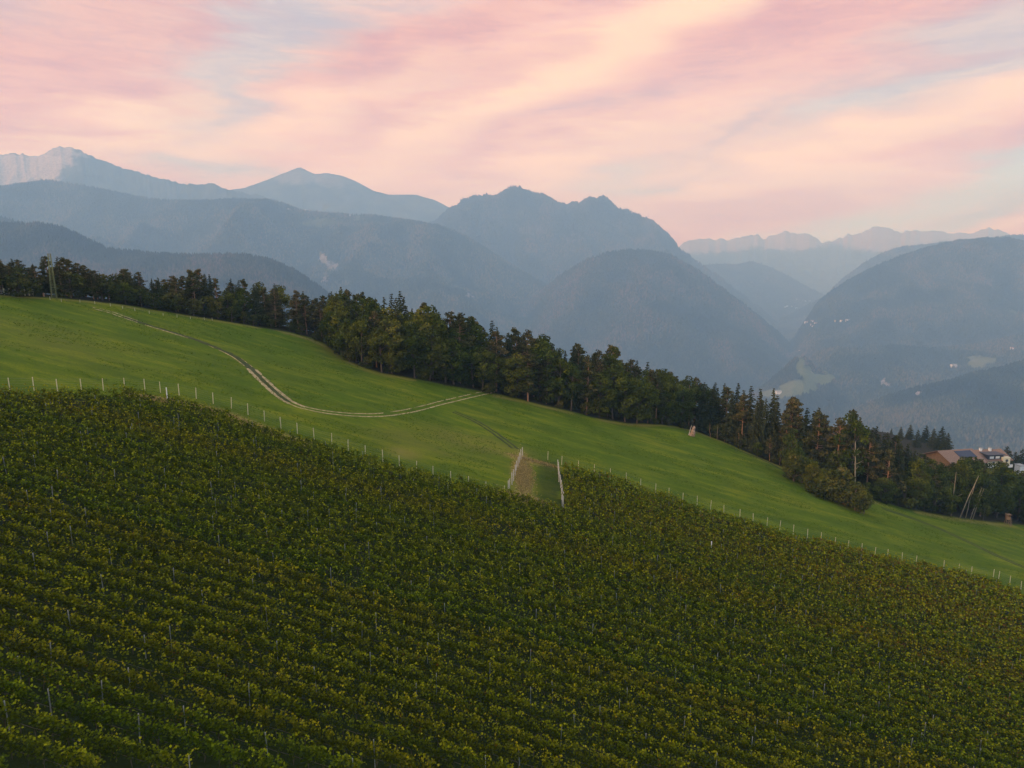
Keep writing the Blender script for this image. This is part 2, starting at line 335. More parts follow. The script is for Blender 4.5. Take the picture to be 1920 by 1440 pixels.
def m_ground():
    m, nt, p, out = new_mat('hillside_turf')
    g = nn(nt, 'ShaderNodeNewGeometry'); P = g.outputs['Position']
    mp = nn(nt, 'ShaderNodeMapping'); nt.links.new(P, mp.inputs[0]); mp.inputs['Rotation'].default_value = (0, 0, R(-8)); mp.inputs['Scale'].default_value = (0.22, 1.0, 1)
    n1 = noise_(nt, P, 0.03, 5, 0.62).outputs[0]; n2 = noise_(nt, mp.outputs[0], 0.22, 5, 0.65).outputs[0]; n3 = noise_(nt, P, 3.2, 4, 0.7).outputs[0]
    n4 = noise_(nt, mp.outputs[0], 1.1, 3, 0.7).outputs[0]
    c = ramp(nt, n1, [(0.36, (0.098, 0.150, 0.002)), (0.50, (0.145, 0.182, 0.002)), (0.64, (0.200, 0.200, 0.006))])
    mb_ = nn(nt, 'ShaderNodeMapping'); nt.links.new(P, mb_.inputs[0]); mb_.inputs['Rotation'].default_value = (0, 0, R(6)); mb_.inputs['Scale'].default_value = (0.06, 1.0, 1)
    n5 = noise_(nt, mb_.outputs[0], 0.30, 3, 0.6, 0.3).outputs[0]
    c = mixc(nt, ramp(nt, n5, [(0.44, 0.0), (0.60, 0.55)]), c, (0.235, 0.225, 0.010))
    c = mixc(nt, ramp(nt, n5, [(0.38, 0.5), (0.50, 0.0)]), c, (0.080, 0.125, 0.002))
    c = mixc(nt, ramp(nt, n2, [(0.38, 0.0), (0.62, 0.9)]), c, (0.078, 0.120, 0.002))
    c = mixc(nt, ramp(nt, n4, [(0.57, 0.0), (0.70, 0.75)]), c, (0.045, 0.085, 0.003))
    c = mixc(nt, ramp(nt, n3, [(0.35, 0.45), (0.6, 0.0)]), c, (0.045, 0.075, 0.012))
    c = mixc(nt, ramp(nt, n3, [(0.62, 0.0), (0.8, 0.35)]), c, (0.24, 0.23, 0.03))
    dry = math_(nt, 'MULTIPLY', attr(nt, 'dry'), ramp(nt, n2, [(0.34, 0.35), (0.6, 1.0)]))
    c = mixc(nt, dry, c, mixc(nt, n4, (0.26, 0.17, 0.035), (0.66, 0.42, 0.13)))
    c = mixc(nt, attr(nt, 'soil'), c, mixc(nt, n3, (0.012, 0.022, 0.003), (0.035, 0.042, 0.008)))
    c = mixc(nt, attr(nt, 'wood'), c, mixc(nt, n3, (0.022, 0.018, 0.010), (0.05, 0.042, 0.020)))
    nt.links.new(c, p.inputs['Base Color']); p.inputs['Roughness'].default_value = 0.95; p.inputs['Specular IOR Level'].default_value = 0.1
    b = nn(nt, 'ShaderNodeBump'); b.inputs['Strength'].default_value = 0.8; b.inputs['Distance'].default_value = 0.18
    nt.links.new(math_(nt, 'ADD', n3, math_(nt, 'MULTIPLY', n4, 1.5)), b.inputs['Height']); nt.links.new(b.outputs[0], p.inputs['Normal'])
    return m
def axis(segs):
    a = [segs[0][0]]
    for (s, e, d) in segs:
        n = max(1, int(round((e - s) / d))); a += list(np.linspace(s, e, n + 1)[1:])
    return np.array(a)
def grid_mesh(name, X, Y, Z, mat, attrs=None):
    nr, nc = X.shape; V = np.c_[X.ravel(), Y.ravel(), Z.ravel()]
    i = np.arange(nr - 1)[:, None] * nc + np.arange(nc - 1)[None, :]
    Q = np.stack([i, i + 1, i + nc + 1, i + nc], -1).reshape(-1, 4)
    return np_mesh(name, V, Q, mat, attrs, True)
def build_ground():
    xs = axis([(-2400, -300, 70), (-300, -170, 8), (-170, 230, 1.1), (230, 420, 8), (420, 3000, 70)])
    ys = axis([(-700, -60, 60), (-60, 10, 6), (10, 240, 1.1), (240, 480, 6), (480, 2500, 50)])
    X, Y = np.meshgrid(xs, ys); Z = ground_z(X, Y)
    s = Y - tl_y(X)
    wood = sstep(-1.5, 1.5, s + 3 * (fbm(X / 6, Y / 6, 31, 2) - 0.5))
    soil = in_poly(V_POLY, X, Y).astype(float)
    lane = in_poly(LANE, X, Y).astype(float)
    # dry strip on the left side of the lane, dry patch left of the gate, dry margins
    def spot(px, py, rx, ry):
        h = hit(px, py); return np.exp(-(((X - h[0]) / rx) ** 2 + ((Y - h[1]) / ry) ** 2) ** 1.5)
    dry = 0.95 * spot(980, 892, 1.9, 14) + 0.95 * spot(985, 938, 4.5, 3) + 0.9 * spot(1000, 866, 5, 2) + 0.22 * spot(900, 830, 12, 7) + 0.15 * spot(790, 830, 12, 8) + 0.3 * spot(760, 850, 3, 3)
    dry += 0.5 * np.exp(-((s + 2) / 2.0) ** 2) * (fbm(X / 14, Y / 14, 8, 2) > 0.47)
    dry += 0.12 * spot(20, 620, 25, 12) + 0.5 * spot(1325, 812, 4, 5)
    _l = np.array([hit(*q)[:2] for q in [(990, 945), (992, 900), (996, 870), (1000, 860)]]); LX = lambda yy: np.interp(yy, _l[:, 1], _l[:, 0])
    M = np.array([hit(*q)[:2] for q in [(230, 742), (330, 756), (400, 772), (470, 797), (540, 826)]])
    bx = np.interp(X, M[:, 0], M[:, 1]); dry += 1.0 * np.exp(-((Y - bx - .5) / 1.7) ** 2) * (X > M[0, 0]) * (X < M[-1, 0] + 4)
    link('ground', grid_mesh('ground', X, Y, Z, m_ground(), {'wood': wood.ravel(), 'soil': np.maximum(soil * (1 - lane), 0.62 * lane * sstep(0, 3, X - LX(Y))).ravel(), 'dry': np.clip(dry * (1 - soil), 0, 1).ravel()}), kind='structure')
build_ground()

# ------------------------------------------------------------------ tracks
def ribbon(pts, w, seed, gap=0.0, lift=0.03, step=0.5, off=0.0):
    """irregular strip draped over the ground along a polyline of ground points; returns V,Q"""
    P = np.asarray(pts)[:, :2]; d = np.r_[0, np.cumsum(np.linalg.norm(np.diff(P, axis=0), axis=1))]
    t = np.arange(0, d[-1], step)
    # smooth the polyline
    X = np.interp(t, d, P[:, 0]); Y = np.interp(t, d, P[:, 1]); k = 15
    ker = np.ones(k) / k
    X = np.convolve(np.pad(X, k // 2, 'edge'), ker, 'valid'); Y = np.convolve(np.pad(Y, k // 2, 'edge'), ker, 'valid')
    tx = np.gradient(X); ty = np.gradient(Y); L = np.hypot(tx, ty); nx, ny = -ty / L, tx / L
    X = X + nx * off; Y = Y + ny * off
    wl = w * (0.5 + 0.9 * fbm(t / 1.3, t * 0, seed, 3)); wr = w * (0.5 + 0.9 * fbm(t / 1.3, t * 0 + 5, seed + 9, 3))
    kn = sstep(gap - .07, gap + .10, fbm(t / 5.0, t * 0 + 2, seed + 4, 4, .6)); fade = kn > .02; wl = wl * kn; wr = wr * kn
    cols = []
    for f in (-1, -0.33, 0.33, 1):
        ww = np.where(f < 0, wl * f, wr * f) * 0.5
        x = X + nx * ww; y = Y + ny * ww
        ed = lift + .035 if abs(f) < 0.5 else -0.03
        cols.append(np.c_[x, y, ground_z(x, y) + ed])
    V = np.stack(cols, 1).reshape(-1, 3); Q = []
    for i in range(len(t) - 1):
        if fade[i] and fade[i + 1]:
            for j in range(3): Q.append((i * 4 + j, i * 4 + j + 1, (i + 1) * 4 + j + 1, (i + 1) * 4 + j))
    return V, Q
def build_tracks():
    main = [hit(*q) for q in [(165, 576), (200, 582), (225, 592), (270, 607), (330, 625), (390, 645), (440, 667), (470, 690), (495, 715), (520, 738), (545, 757), (580, 768),
                              (625, 775), (680, 779), (720, 778), (770, 770), (820, 757), (870, 745), (920, 734)]]
    mb = MB()
    for off, sd in ((0.85, 1), (-0.85, 5)):
        n = len(main)
        mb.add(*ribbon(main[:4], 0.55, sd, 0.42, off=off)); mb.add(*ribbon(main[3:8], 0.45, sd + 2, 0.60, off=off))
        mb.add(*ribbon(main[7:12], 1.25, sd + 3, 0.22, off=off)); mb.add(*ribbon(main[10:], 0.55, sd + 4, 0.30, off=off))
    link('path', mb.mesh('path', M_DIRT), kind='structure')
    mb = MB()
    mb.add(*ribbon(main[2:11], 2.6, 21, 0.05, lift=0.012))
    for pts in ([(845, 770), (880, 783), (915, 803), (950, 828), (972, 846)],):
        P = [hit(*q) for q in pts]
        for off in (0.7, -0.7): mb.add(*ribbon(P, 1.1, 31, 0.2, off=off, lift=0.015))
    P = [hit(*q) for q in [(1646, 950), (1700, 968), (1760, 990), (1820, 1018), (1880, 1047), (1960, 1080)]]
    for off in (0.75, -0.75): mb.add(*ribbon(P, 1.3, 41, 0.05, off=off, lift=0.03))
    P = [hit(*q) for q in [(1360, 836), (1400, 850), (1440, 866), (1475, 886)]]
    mb.add(*ribbon(P, 1.2, 51, 0.1, lift=0.015))
    link('track', mb.mesh('track', M_RUT), kind='structure')
build_tracks()

# ------------------------------------------------------------------ leaf cards
def cards(C, size, up=0.3, N=None, sq=False, asp=0.75):
    """one kite-shaped leaf face per centre; N optional preferred normals"""
    n = len(C); d = rng.normal(size=(n, 3)); d[:, 2] += up
    if N is not None: d = d * 0.8 + N
    d /= np.linalg.norm(d, axis=1)[:, None]
    r = rng.normal(size=(n, 3)); u = np.cross(d, r); u /= np.linalg.norm(u, axis=1)[:, None]; w = np.cross(d, u)
    s = (np.broadcast_to(size, (n,)) * rng.uniform(0.7, 1.3, n))[:, None]
    fold = d * s * 0.12
    a = C - u * s * .5; b = C + w * s * .5 * asp + fold; c = C + u * s * .5; e = C - w * s * .5 * asp + fold
    if sq: q = s * .5; a, b, c, e = C - u * q - w * q * asp, C - u * q * .7 + w * q * asp + fold, C + u * q + w * q * asp, C + u * q * .8 - w * q * asp - fold
    V = np.stack([a, b, c, e], 1).reshape(-1, 3); Q = np.arange(n * 4).reshape(n, 4)
    return V, Q

# ------------------------------------------------------------------ vineyard
LEAFN = [0]
ORD = 'lowest second third fourth fifth sixth seventh eighth ninth tenth eleventh twelfth thirteenth fourteenth fifteenth sixteenth seventeenth eighteenth nineteenth twentieth twenty-first twenty-second twenty-third twenty-fourth twenty-fifth twenty-sixth twenty-seventh twenty-eighth twenty-ninth thirtieth'.split()
def build_vines():
    post = MB().box((0, 0, 1.08), (0.06, 0.06, 2.16)).mesh('trellis_post', M_STEEL)
    mslope = -0.08; spacing = 2.1
    dirv = np.array([1, mslope]); 
    y0 = 12.0; rows = 0
    K = np.arange(0, 130)
    for k in K:
        yb = y0 + k * spacing
        t = np.arange(-150, 230, 0.5); x = t; y = yb + mslope * t
        ins = in_poly(V_POLY, x, y)
        px, py = project(x, y, ground_z(x, y))
        ins &= (y * cp + 41 * sp > 5) & (px > -180) & (px < 2100) & (py < 1475)
        if ins.sum() < 4: continue
        # contiguous pieces: a row is interrupted by the lane
        idx = np.where(ins)[0]; cuts = np.where(np.diff(idx) > 1)[0]
        for piece in np.split(idx, cuts + 1):
            if len(piece) < 5: continue
            vine_row(t[piece], yb, mslope, post, rows, k); rows += 1
    return rows
def vine_row(t, yb, ms, post, rid, k):
    L0, L1 = t[0], t[-1]; xm = 0.5 * (L0 + L1)
    ox, oy = float(L0), float(yb + ms * L0); oz = gz(ox, oy)
    if px_of(L0, yb + ms * L0) > 1040 and yb > 95: lab, grp = 'vine row of browner leaves in the upper block right of the mown lane', 'vine rows right of the mown lane'
    elif yb > 84: lab, grp = 'vine row of small dense leaves just below the long upper left fence', 'vine rows below the upper left fence'
    elif yb > 62: lab, grp = 'vine row in the middle of the vineyard, between the foreground rows and the fences', 'vine rows in the middle of the vineyard'
    else: lab, grp = 'foreground vine row with distinct yellow-green leaf tips near the bottom of the picture', 'foreground vine rows'
    if L0 < -20 and yb <= 84 and rid < len(ORD): lab = ORD[rid] + ' vine row up from the bottom left corner, ' + ('with clear yellow-green tips' if yb <= 62 else 'in the middle of the vineyard')
    root = thing('vine_row', lab, 'vine row', (ox, oy, oz), 0, grp)
    seg = np.arange(L0, L1, 1.0); out = []; vals = []; sizes = []
    # leaves for every metre
    for s in seg:
        x = s + .5; y = yb + ms * x; d = math.hypot(y, 41 + .27 * x)
        d = math.sqrt(x * x + y * y + (41 + .27 * x) ** 2)
        size = max(0.15, d * 0.0016); n = int(4.3 / size ** 2)
        h = 1.70 + 0.38 * vnoise(x / 1.6, k * 3.1, 11) + 0.15 * random.random(); wd = 0.19 + 0.15 * vnoise(x / 1.1, k * 2.3, 12)
        n = int(n * (1.0 if vnoise(x / 2.2, k * 1.7, 13) > 0.22 else 0.22))
        ncl = 10; ca = rng.uniform(0, 1, ncl) ** 0.75; cb = rng.random(ncl)
        ci = rng.integers(0, ncl, n); cxx = x + rng.uniform(-.5, .5, ncl); cyy = rng.normal(0, wd * .5, ncl)
        g = rng.normal(0, 1, (n, 3)) * (.19, .15, .17)
        a = ca[ci]; zz = np.maximum(0.55 + (h - 0.55) * a + g[:, 2], .3); yy = cyy[ci] + g[:, 1]; xx = cxx[ci] + g[:, 0]
        vv = 0.04 + 0.22 * rng.random(n) + 0.20 * cb[ci] + 0.30 * a ** 3 * (.5 + .5 * rng.random(n))  # higher leaves brighter: young growth, plus light on the row top put into the colour
        # brown / reddish patches lower down
        br = vnoise(x / 4 + 9, k * .6, 21); farR = np.clip((x + 10) / 90, 0, 1) * np.clip((yb - 60) / 60, 0, 1)
        m = rng.random(n) < (0.004 + 0.08 * (br > 0.80) + 0.32 * farR); vv[m] = rng.uniform(0.89, 0.94, m.sum())
        out.append(np.c_[xx, yy, zz]); vals.append(vv); sizes.append(np.full(n, size))
        # shoots sticking up and out
        for q in range(random.choice((1, 2, 2, 3))):
            m_ = max(3, int(0.75 / size)); tt = np.linspace(0, 1, m_)
            sx = x + random.uniform(-.5, .5); dx, dy_ = random.uniform(-.7, .7), random.uniform(-.55, .55); hh = random.uniform(.25, .85)
            C = np.c_[sx + dx * tt ** 1.3, dy_ * tt + random.uniform(-.15, .15), h + hh * np.sin(tt * 2.0) * 0.9 - 0.05]
            out.append(C + rng.normal(0, .03, C.shape)); vals.append(rng.uniform(0.45, 0.72, m_)); sizes.append(np.full(m_, size * 1.05))
    C = np.concatenate(out); v = np.concatenate(vals); sz = np.concatenate(sizes)
    # keep lateral jitter across the row and follow the terrain
    X = C[:, 0]; Y = yb + ms * X + C[:, 1]; Z = ground_z(X, Y) + C[:, 2]
    W = np.c_[X - ox, Y - oy, Z - oz]
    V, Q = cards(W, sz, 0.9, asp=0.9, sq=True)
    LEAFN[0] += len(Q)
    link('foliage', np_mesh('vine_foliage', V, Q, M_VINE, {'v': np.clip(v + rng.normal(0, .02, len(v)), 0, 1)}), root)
    # trunks in one part; posts one by one
    sx = np.arange(L0 + .4, L1 - .3, 1.1); pts = []
    for x, zg in zip(sx, ground_z(sx, yb + ms * sx)):      # cordon along the wire, bending down into each stem
        y = yb + ms * x; x0 = x - ox; y0 = y - oy; z0 = zg - oz; b = random.uniform(-.08, .08)
        pts += [(x0 - .05, y0, z0 + .75), (x0 - .03 + b, y0, z0 + .45), (x0, y0, z0 - .1), (x0 + .03 + b, y0, z0 + .45), (x0 + .05, y0, z0 + .75)]
    link('cordon', MB().tube(pts, .022, 4).mesh('vine_cordon', M_BARK), root)
    for x in np.arange(L0 + 1 + 5 * ((k * 0.618) % 1), L1, 6.2):
        if random.random() < .45: continue
        xx = x + random.uniform(-.15, .15); y = yb + ms * xx
        o = link('trellis_post', post, root); o.location = (xx - ox, y - oy, gz(xx, y) - oz - .1)
        o.scale = (1, 1, random.uniform(1.0, 1.14)); o.rotation_euler = (random.uniform(-.04, .04), random.uniform(-.05, .05), 0)
def px_of(x, y): return project(x, y, plane_z(x, y))[0]
NROWS = build_vines()
print('rows', NROWS, 'leaves', LEAFN[0])

# ------------------------------------------------------------------ fences
def fence_post(mat, h=2.0, r=0.055, cap=None):
    return MB().tube([(0, 0, -.3), (0, 0, h * .5), (0, 0, h - .03), (0, 0, h)], (r, r * .95, r * .9, r * .6), 6).mesh('post', mat)
def run_fence(name, label, cat, pxs, pme, wires=(0.5, 1.0, 1.5), wmat=None, group=None, name2='post', jit=.04):
    P = [hit(*q) for q in pxs]; o0 = P[0]
    root = thing(name, label, cat, tuple(o0), 0, group)
    for p in P:
        o = link(name2, pme, root); o.location = tuple(p - o0); s = random.uniform(.95, 1.06); o.scale = (1, 1, s)
        o.rotation_euler = (random.uniform(-jit, jit), random.uniform(-jit, jit), random.uniform(0, 3))
    if wires:
        mb = MB()
        for a, b in zip(P[:-1], P[1:]):
            for w in wires: mb.tube([a - o0 + (0, 0, w), (a + b) / 2 - o0 + (0, 0, w - .04), b - o0 + (0, 0, w)], 0.006, 3)
        link('wire', mb.mesh('fence_wire', wmat or M_STEEL), root)
    return root
def build_fences():
    pm = fence_post(M_POST, 2.05, 0.075)
    left = [(-30, 733), (19, 733), (64, 732), (108, 733), (153, 732), (194, 732), (234, 730), (272, 732), (301, 736), (336, 741), (368, 748), (400, 757), (434, 766), (465, 778), (496, 790), (527, 803),
            (558, 815), (589, 824), (622, 834), (653, 845), (685, 856), (718, 866), (749, 875), (781, 885), (812, 896), (845, 906), (878, 915), (911, 924), (946, 932)]
    run_fence('vineyard_fence', 'long post and wire fence along the upper left edge of the vineyard', 'fence', left, pm, (.4, .8, 1.2, 1.6, 1.95))
    laneL = [(953, 924), (955, 919), (960, 909), (963, 902), (966, 892), (968, 884), (971, 877), (974, 869), (977, 862), (980, 857)]
    run_fence('lane_fence', 'short steep fence of close posts on the left side of the mown lane', 'fence', laneL, fence_post(M_WHITEP, 2.2, .09), (.6, 1.2, 1.8))
    g = [(1027, 863)]
    run_fence('gate_post', 'single tall post at the head of the mown lane', 'post', g, pm, None)
    # row-end posts on the right side of the lane
    a = hit(1046, 880); b = hit(1057, 962); n = 16
    pm2 = fence_post(M_WHITEP, 2.1, .10)
    root = thing('lane_fence', 'line of thick pale end posts on the right side of the mown lane', 'fence', tuple(a))
    for i in range(n):
        q = a + (b - a) * i / (n - 1); q[0] += random.uniform(-.15, .15); q[2] = gz(q[0], q[1])
        o = link('post', pm2, root); o.location = tuple(q - a); o.rotation_euler = (random.uniform(-.08, .08), random.uniform(-.05, .05), 0)
    right = [(1053, 872), (1084, 881), (1114, 889), (1144, 896), (1174, 904), (1201, 914), (1229, 924), (1254, 933), (1280, 941), (1307, 948), (1332, 956), (1357, 964), (1387, 973), (1412, 980), (1438, 987),
             (1462, 994), (1487, 1002), (1514, 1009), (1539, 1016), (1565, 1025), (1590, 1031), (1615, 1037), (1640, 1043), (1664, 1048), (1691, 1053), (1717, 1058), (1769, 1068), (1797, 1073), (1821, 1079),
             (1862, 1084), (1872, 1088), (1893, 1097), (1914, 1106), (1950, 1118)]
    run_fence('vineyard_fence', 'long line of fence posts falling along the right edge of the vineyard', 'fence', right, pm, (.4, .8, 1.2, 1.6, 1.95))
    # short stakes of the pasture fence near the trees
    st = [(94, 562), (115, 566), (150, 567), (178, 570), (207, 574), (230, 579), (253, 583), (280, 588), (306, 592), (332, 595), (357, 598), (383, 600), (398, 601)]
    run_fence('pasture_fence', 'low pasture fence of short pale stakes across the top of the meadow', 'fence', st, fence_post(M_POST, .75, .07), (.55,), name2='stake')
    # wooden fence in the upper left corner
    P = [hit(*q, y1=300) for q in [(-40, 553), (-22, 553), (-8, 553), (8, 553), (18, 553), (29, 553), (39, 553), (47, 554), (55, 554), (62, 554)]]
    o0 = P[0]; root = thing('wooden_fence', 'low wooden rail fence at the top left corner of the meadow', 'fence', tuple(o0))
    pw = MB().box((0, 0, .65), (.22, .22, 1.7)).mesh('fence_post', M_POST)
    for p in P:
        o = link('post', pw, root); o.location = tuple(p - o0)
    for w in (.35, .75, 1.1):
        mb = MB()
        for a_, b_ in zip(P[:-1], P[1:]): mb.tube([a_ - o0 + (0, -.14, w), b_ - o0 + (0, -.14, w)], .055, 4)
        link('rail', mb.mesh('fence_rail', M_STONE), root)
    # a small timber stump post by the pylon
    h = hit(82, 556, y1=300); me = MB().tube([(0, 0, -.2), (0, 0, .5), (.02, 0, .9)], (.2, .22, .14), 7).mesh('marker_post', M_PBARK)
    link('marker_post', me, None, label='stubby reddish marker post just left of the lattice mast', category='post').location = tuple(h)
    me = MB().tube([(0, 0, -.2), (0, 0, 2.4)], (.1, .08), 6).mesh('white_post', M_WHITE)
    for (q, lab) in (((314, 752), 'isolated pale post standing below the fence bend in the vines'), ((1333, 1040), 'lone white post sticking out of the reddish vines on the right'),):
        h = hit(*q); o = link('post', me, None, label=lab, category='post'); o.location = tuple(h)
build_fences()

# ------------------------------------------------------------------ pylon, stand, rock
def build_pylon():
    h = hit(102, 560, y1=300); s = h[1] * 82 / F
    root = thing('lattice_mast', 'slim greenish lattice power mast in front of the trees at far left', 'mast', tuple(h), R(20))
    H = s; w0, w1 = H * .050, H * .024
    cor = [(-1, -1), (1, -1), (1, 1), (-1, 1)]
    for c in cor: link('leg', MB().tube([(c[0] * w0, c[1] * w0, -.3), (c[0] * w1, c[1] * w1, H)], .045, 4).mesh('mast_leg', M_PYLON), root)
    n = 8
    for f in range(4):
        a, b = cor[f], cor[(f + 1) % 4]; mb = MB()
        for i in range(n):
            t0, t1 = i / n, (i + 1) / n; q0 = w0 + (w1 - w0) * t0; q1 = w0 + (w1 - w0) * t1
            mb.tube([(a[0] * q0, a[1] * q0, H * t0), (b[0] * q1, b[1] * q1, H * t1)], .020, 4)
            mb.tube([(b[0] * q0, b[1] * q0, H * t0), (a[0] * q1, a[1] * q1, H * t1)], .020, 4)
            mb.tube([(a[0] * q1, a[1] * q1, H * t1), (b[0] * q1, b[1] * q1, H * t1)], .025, 4)
        link('bracing', mb.mesh('mast_bracing', M_PYLON), root)
    link('top_plate', MB().box((0, 0, H), (w1 * 2.6, w1 * 2.6, .12)).mesh('mast_top', M_PYLON), root)
build_pylon()
def build_stand():
    h = hit(1888, 985); u = h[1] / F
    root = thing('hunting_stand', 'small wooden hunting stand on stilts at the edge of the trees', 'hunting stand', tuple(h), R(-12))
    k = 1.0; W, Dp = 1.5, 1.4; zf = 2.3
    for sx in (-1, 1):
        for sy in (-1, 1): link('leg', MB().tube([(sx * .95, sy * .85, -.3), (sx * .6, sy * .55, zf + .1)], .08, 6).mesh('stand_leg', M_BROWNW), root)
    mb = MB(); mb.tube([(-.9, -.82, .3), (.65, -.6, 2.0)], .05, 4).tube([(.9, -.82, .3), (-.65, -.6, 2.0)], .05, 4); link('brace', mb.mesh('stand_brace', M_BROWNW), root)
    link('floor', MB().box((0, 0, zf + .15), (W, Dp, .12)).mesh('stand_floor', M_BROWNW), root)
    mb = MB(); mb.box((0, -Dp / 2 + .03, zf + .7), (W, .05, 1.0)).box((-W / 2 + .03, 0, zf + .7), (.05, Dp - .12, 1.0)).box((W / 2 - .03, 0, zf + .7), (.05, Dp - .12, 1.0)).box((0, Dp / 2 - .03, zf + 1.05), (W, .05, 1.7))
    for sx in (-1, 1): mb.box((sx * (W / 2 - .05), -Dp / 2 + .08, zf + 1.6), (.1, .1, .8))
    link('cabin_wall', mb.mesh('stand_wall', M_BROWNW), root)
    link('roof', MB().box((0, -.05, zf + 2.06), (W + .35, Dp + .45, .1)).mesh('stand_roof', M_BROWNW), root)
    mb = MB()
    for sx in (1.15, 1.55): mb.tube([(sx + .2, -.5, -.2), (sx, .2, zf + .6)], .05, 4)
    for i in range(7):
        t = (i + .8) / 8.5; mb.tube([(1.35 - .2 * t, -.5 + .7 * t, -.2 + (zf + .8) * t), (1.75 - .2 * t, -.5 + .7 * t, -.2 + (zf + .8) * t)], .03, 4)
    link('ladder', mb.mesh('stand_ladder', M_BROWNW), root)
build_stand()
for _o in COL.objects:
    if _o.name == 'hunting_stand': _o.scale = (.72, .72, .85)
def blobrock(r, seed, sc3=(1, 1, 1), lump=0.35):
    import bmesh
    bm = bmesh.new(); bmesh.ops.create_icosphere(bm, subdivisions=4, radius=1)
    V = np.array([v.co[:] for v in bm.verts]); Fc = [[v.index for v in f.verts] for f in bm.faces]; bm.free()
    n = fbm(V[:, 0] * 1.6 + V[:, 2] * 1.3 + 9, V[:, 1] * 1.6 + V[:, 2] * .7, seed, 4); n2 = ridged(V[:, 0] * 3, V[:, 2] * 3 + V[:, 1], seed + 5, 3)
    V = V * (1 + lump * (n - .5) * 2 + .12 * (n2 - .5))[:, None] * r * np.array(sc3)
    return V, Fc
def build_rock():
    h = hit(1298, 818)
    V, Fc = blobrock(1.0, 3, (.62, .6, 1.05)); V2, F2 = blobrock(.8, 8, (.8, .7, .7)); V3, F3 = blobrock(.5, 5, (.8, .7, 1.2))
    mb = MB(); mb.add(V2 + (-.35, 0, .35), F2); mb.add(V + (.15, 0, 1.0), Fc); mb.add(V3 + (.35, 0, 2.2), F3)
    o = link('boulder', mb.mesh('boulder', M_ROCKP), None, label='upright pinkish rock stack at the tip of the meadow knoll', category='rock'); o.location = tuple(h); o.scale = (1.15,) * 3
    o = link('wooden_pole', MB().tube([(-1.25, -.2, .1), (-.8, -.1, 1.9), (-.35, 0, 3.4)], (.1, .08, .06), 6).mesh('wooden_pole', M_WHITEP), None, label='slanting bleached pole leaning on the pinkish rock', category='pole')
    o.location = tuple(h)
build_rock()

# ------------------------------------------------------------------ trees
def trunk_mb(h, r, bend=.4, taper=.25, n=7, seed=0):
    rd = random.Random(seed); bx, by = rd.uniform(-bend, bend), rd.uniform(-bend, bend); k = 8
    pts = [(bx * math.sin(2.2 * i / k), by * math.sin(1.7 * i / k), -0.5 + (h + .5) * i / k) for i in range(k + 1)]
    rr = [r * (1 - (1 - taper) * i / k) * (1.25 if i == 0 else 1) for i in range(k + 1)]
    return MB().tube(pts, rr, n), pts
def at_h(pts, z):
    P = np.array(pts); return np.array([np.interp(z, P[:, 2], P[:, 0]), np.interp(z, P[:, 2], P[:, 1]), z])
def crown_mesh(name, centers, rad, flat, per, size, mat, v0, up=0.5):
    C = []; v = []; N = []
    for c, r, b in zip(centers, rad, v0):
        n = max(8, int(per * (r / 1.3) ** 2)); d = rng.normal(size=(n, 3)); d /= np.linalg.norm(d, axis=1)[:, None]
        q = rng.uniform(0.45, 1.05, n) ** 0.6; C.append(c + d * (q * r)[:, None] * np.array([1, 1, flat])); N.append(d)
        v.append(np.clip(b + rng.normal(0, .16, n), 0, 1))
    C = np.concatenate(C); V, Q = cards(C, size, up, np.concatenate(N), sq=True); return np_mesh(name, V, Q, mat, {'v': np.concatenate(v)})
def pine(seed, H=16.0, bare=.5, spread=3.0, dead=False):
    rd = random.Random(seed); mb, pts = trunk_mb(H * .95, .22, .5, .3, 7, seed); cs = []; rs = []; vs = []
    nb = int(26 + 26 * (1 - bare))
    for i in range(nb):
        f = (i + .5) / nb; z = H * (bare + (1 - bare) * f * .97); a = rd.uniform(0, 6.28)
        L = spread * (0.10 + 1.0 * math.sin(math.pi * (.24 + .74 * f)) ) * rd.uniform(.45, 1.1); p0 = at_h(pts, min(z - .5, H * .94))
        p1 = p0 + np.array([math.cos(a) * L, math.sin(a) * L, .3 + rd.uniform(-.1, .7)])
        mb.tube([p0, (p0 + p1) / 2 + (0, 0, -.05), p1], (.07, .05, .025), 4)
        for q in range(3):
            cs.append(p0 * 1.0 + (p1 - p0) * rd.uniform(.55, 1.05) + np.array([rd.uniform(-.5, .5), rd.uniform(-.5, .5), rd.uniform(-.1, .4)])); rs.append(rd.uniform(.6, 1.1) * (1.1 - .45 * f)); vs.append(rd.uniform(.1, .85))
    cs.append(at_h(pts, H * .97)); rs.append(.5); vs.append(.6)
    for i in range(7):   # dead stubs on the bare stem
        z = H * bare * rd.uniform(.35, 1); a = rd.uniform(0, 6.28); p0 = at_h(pts, z); mb.tube([p0, p0 + np.array([math.cos(a), math.sin(a), -.1]) * rd.uniform(.5, 1.5)], (.035, .015), 3)
    return mb.mesh('pine_trunk', M_PBARK, True), crown_mesh('pine_crown', cs, rs, .5, 95, .30, M_PINE, vs, .6)
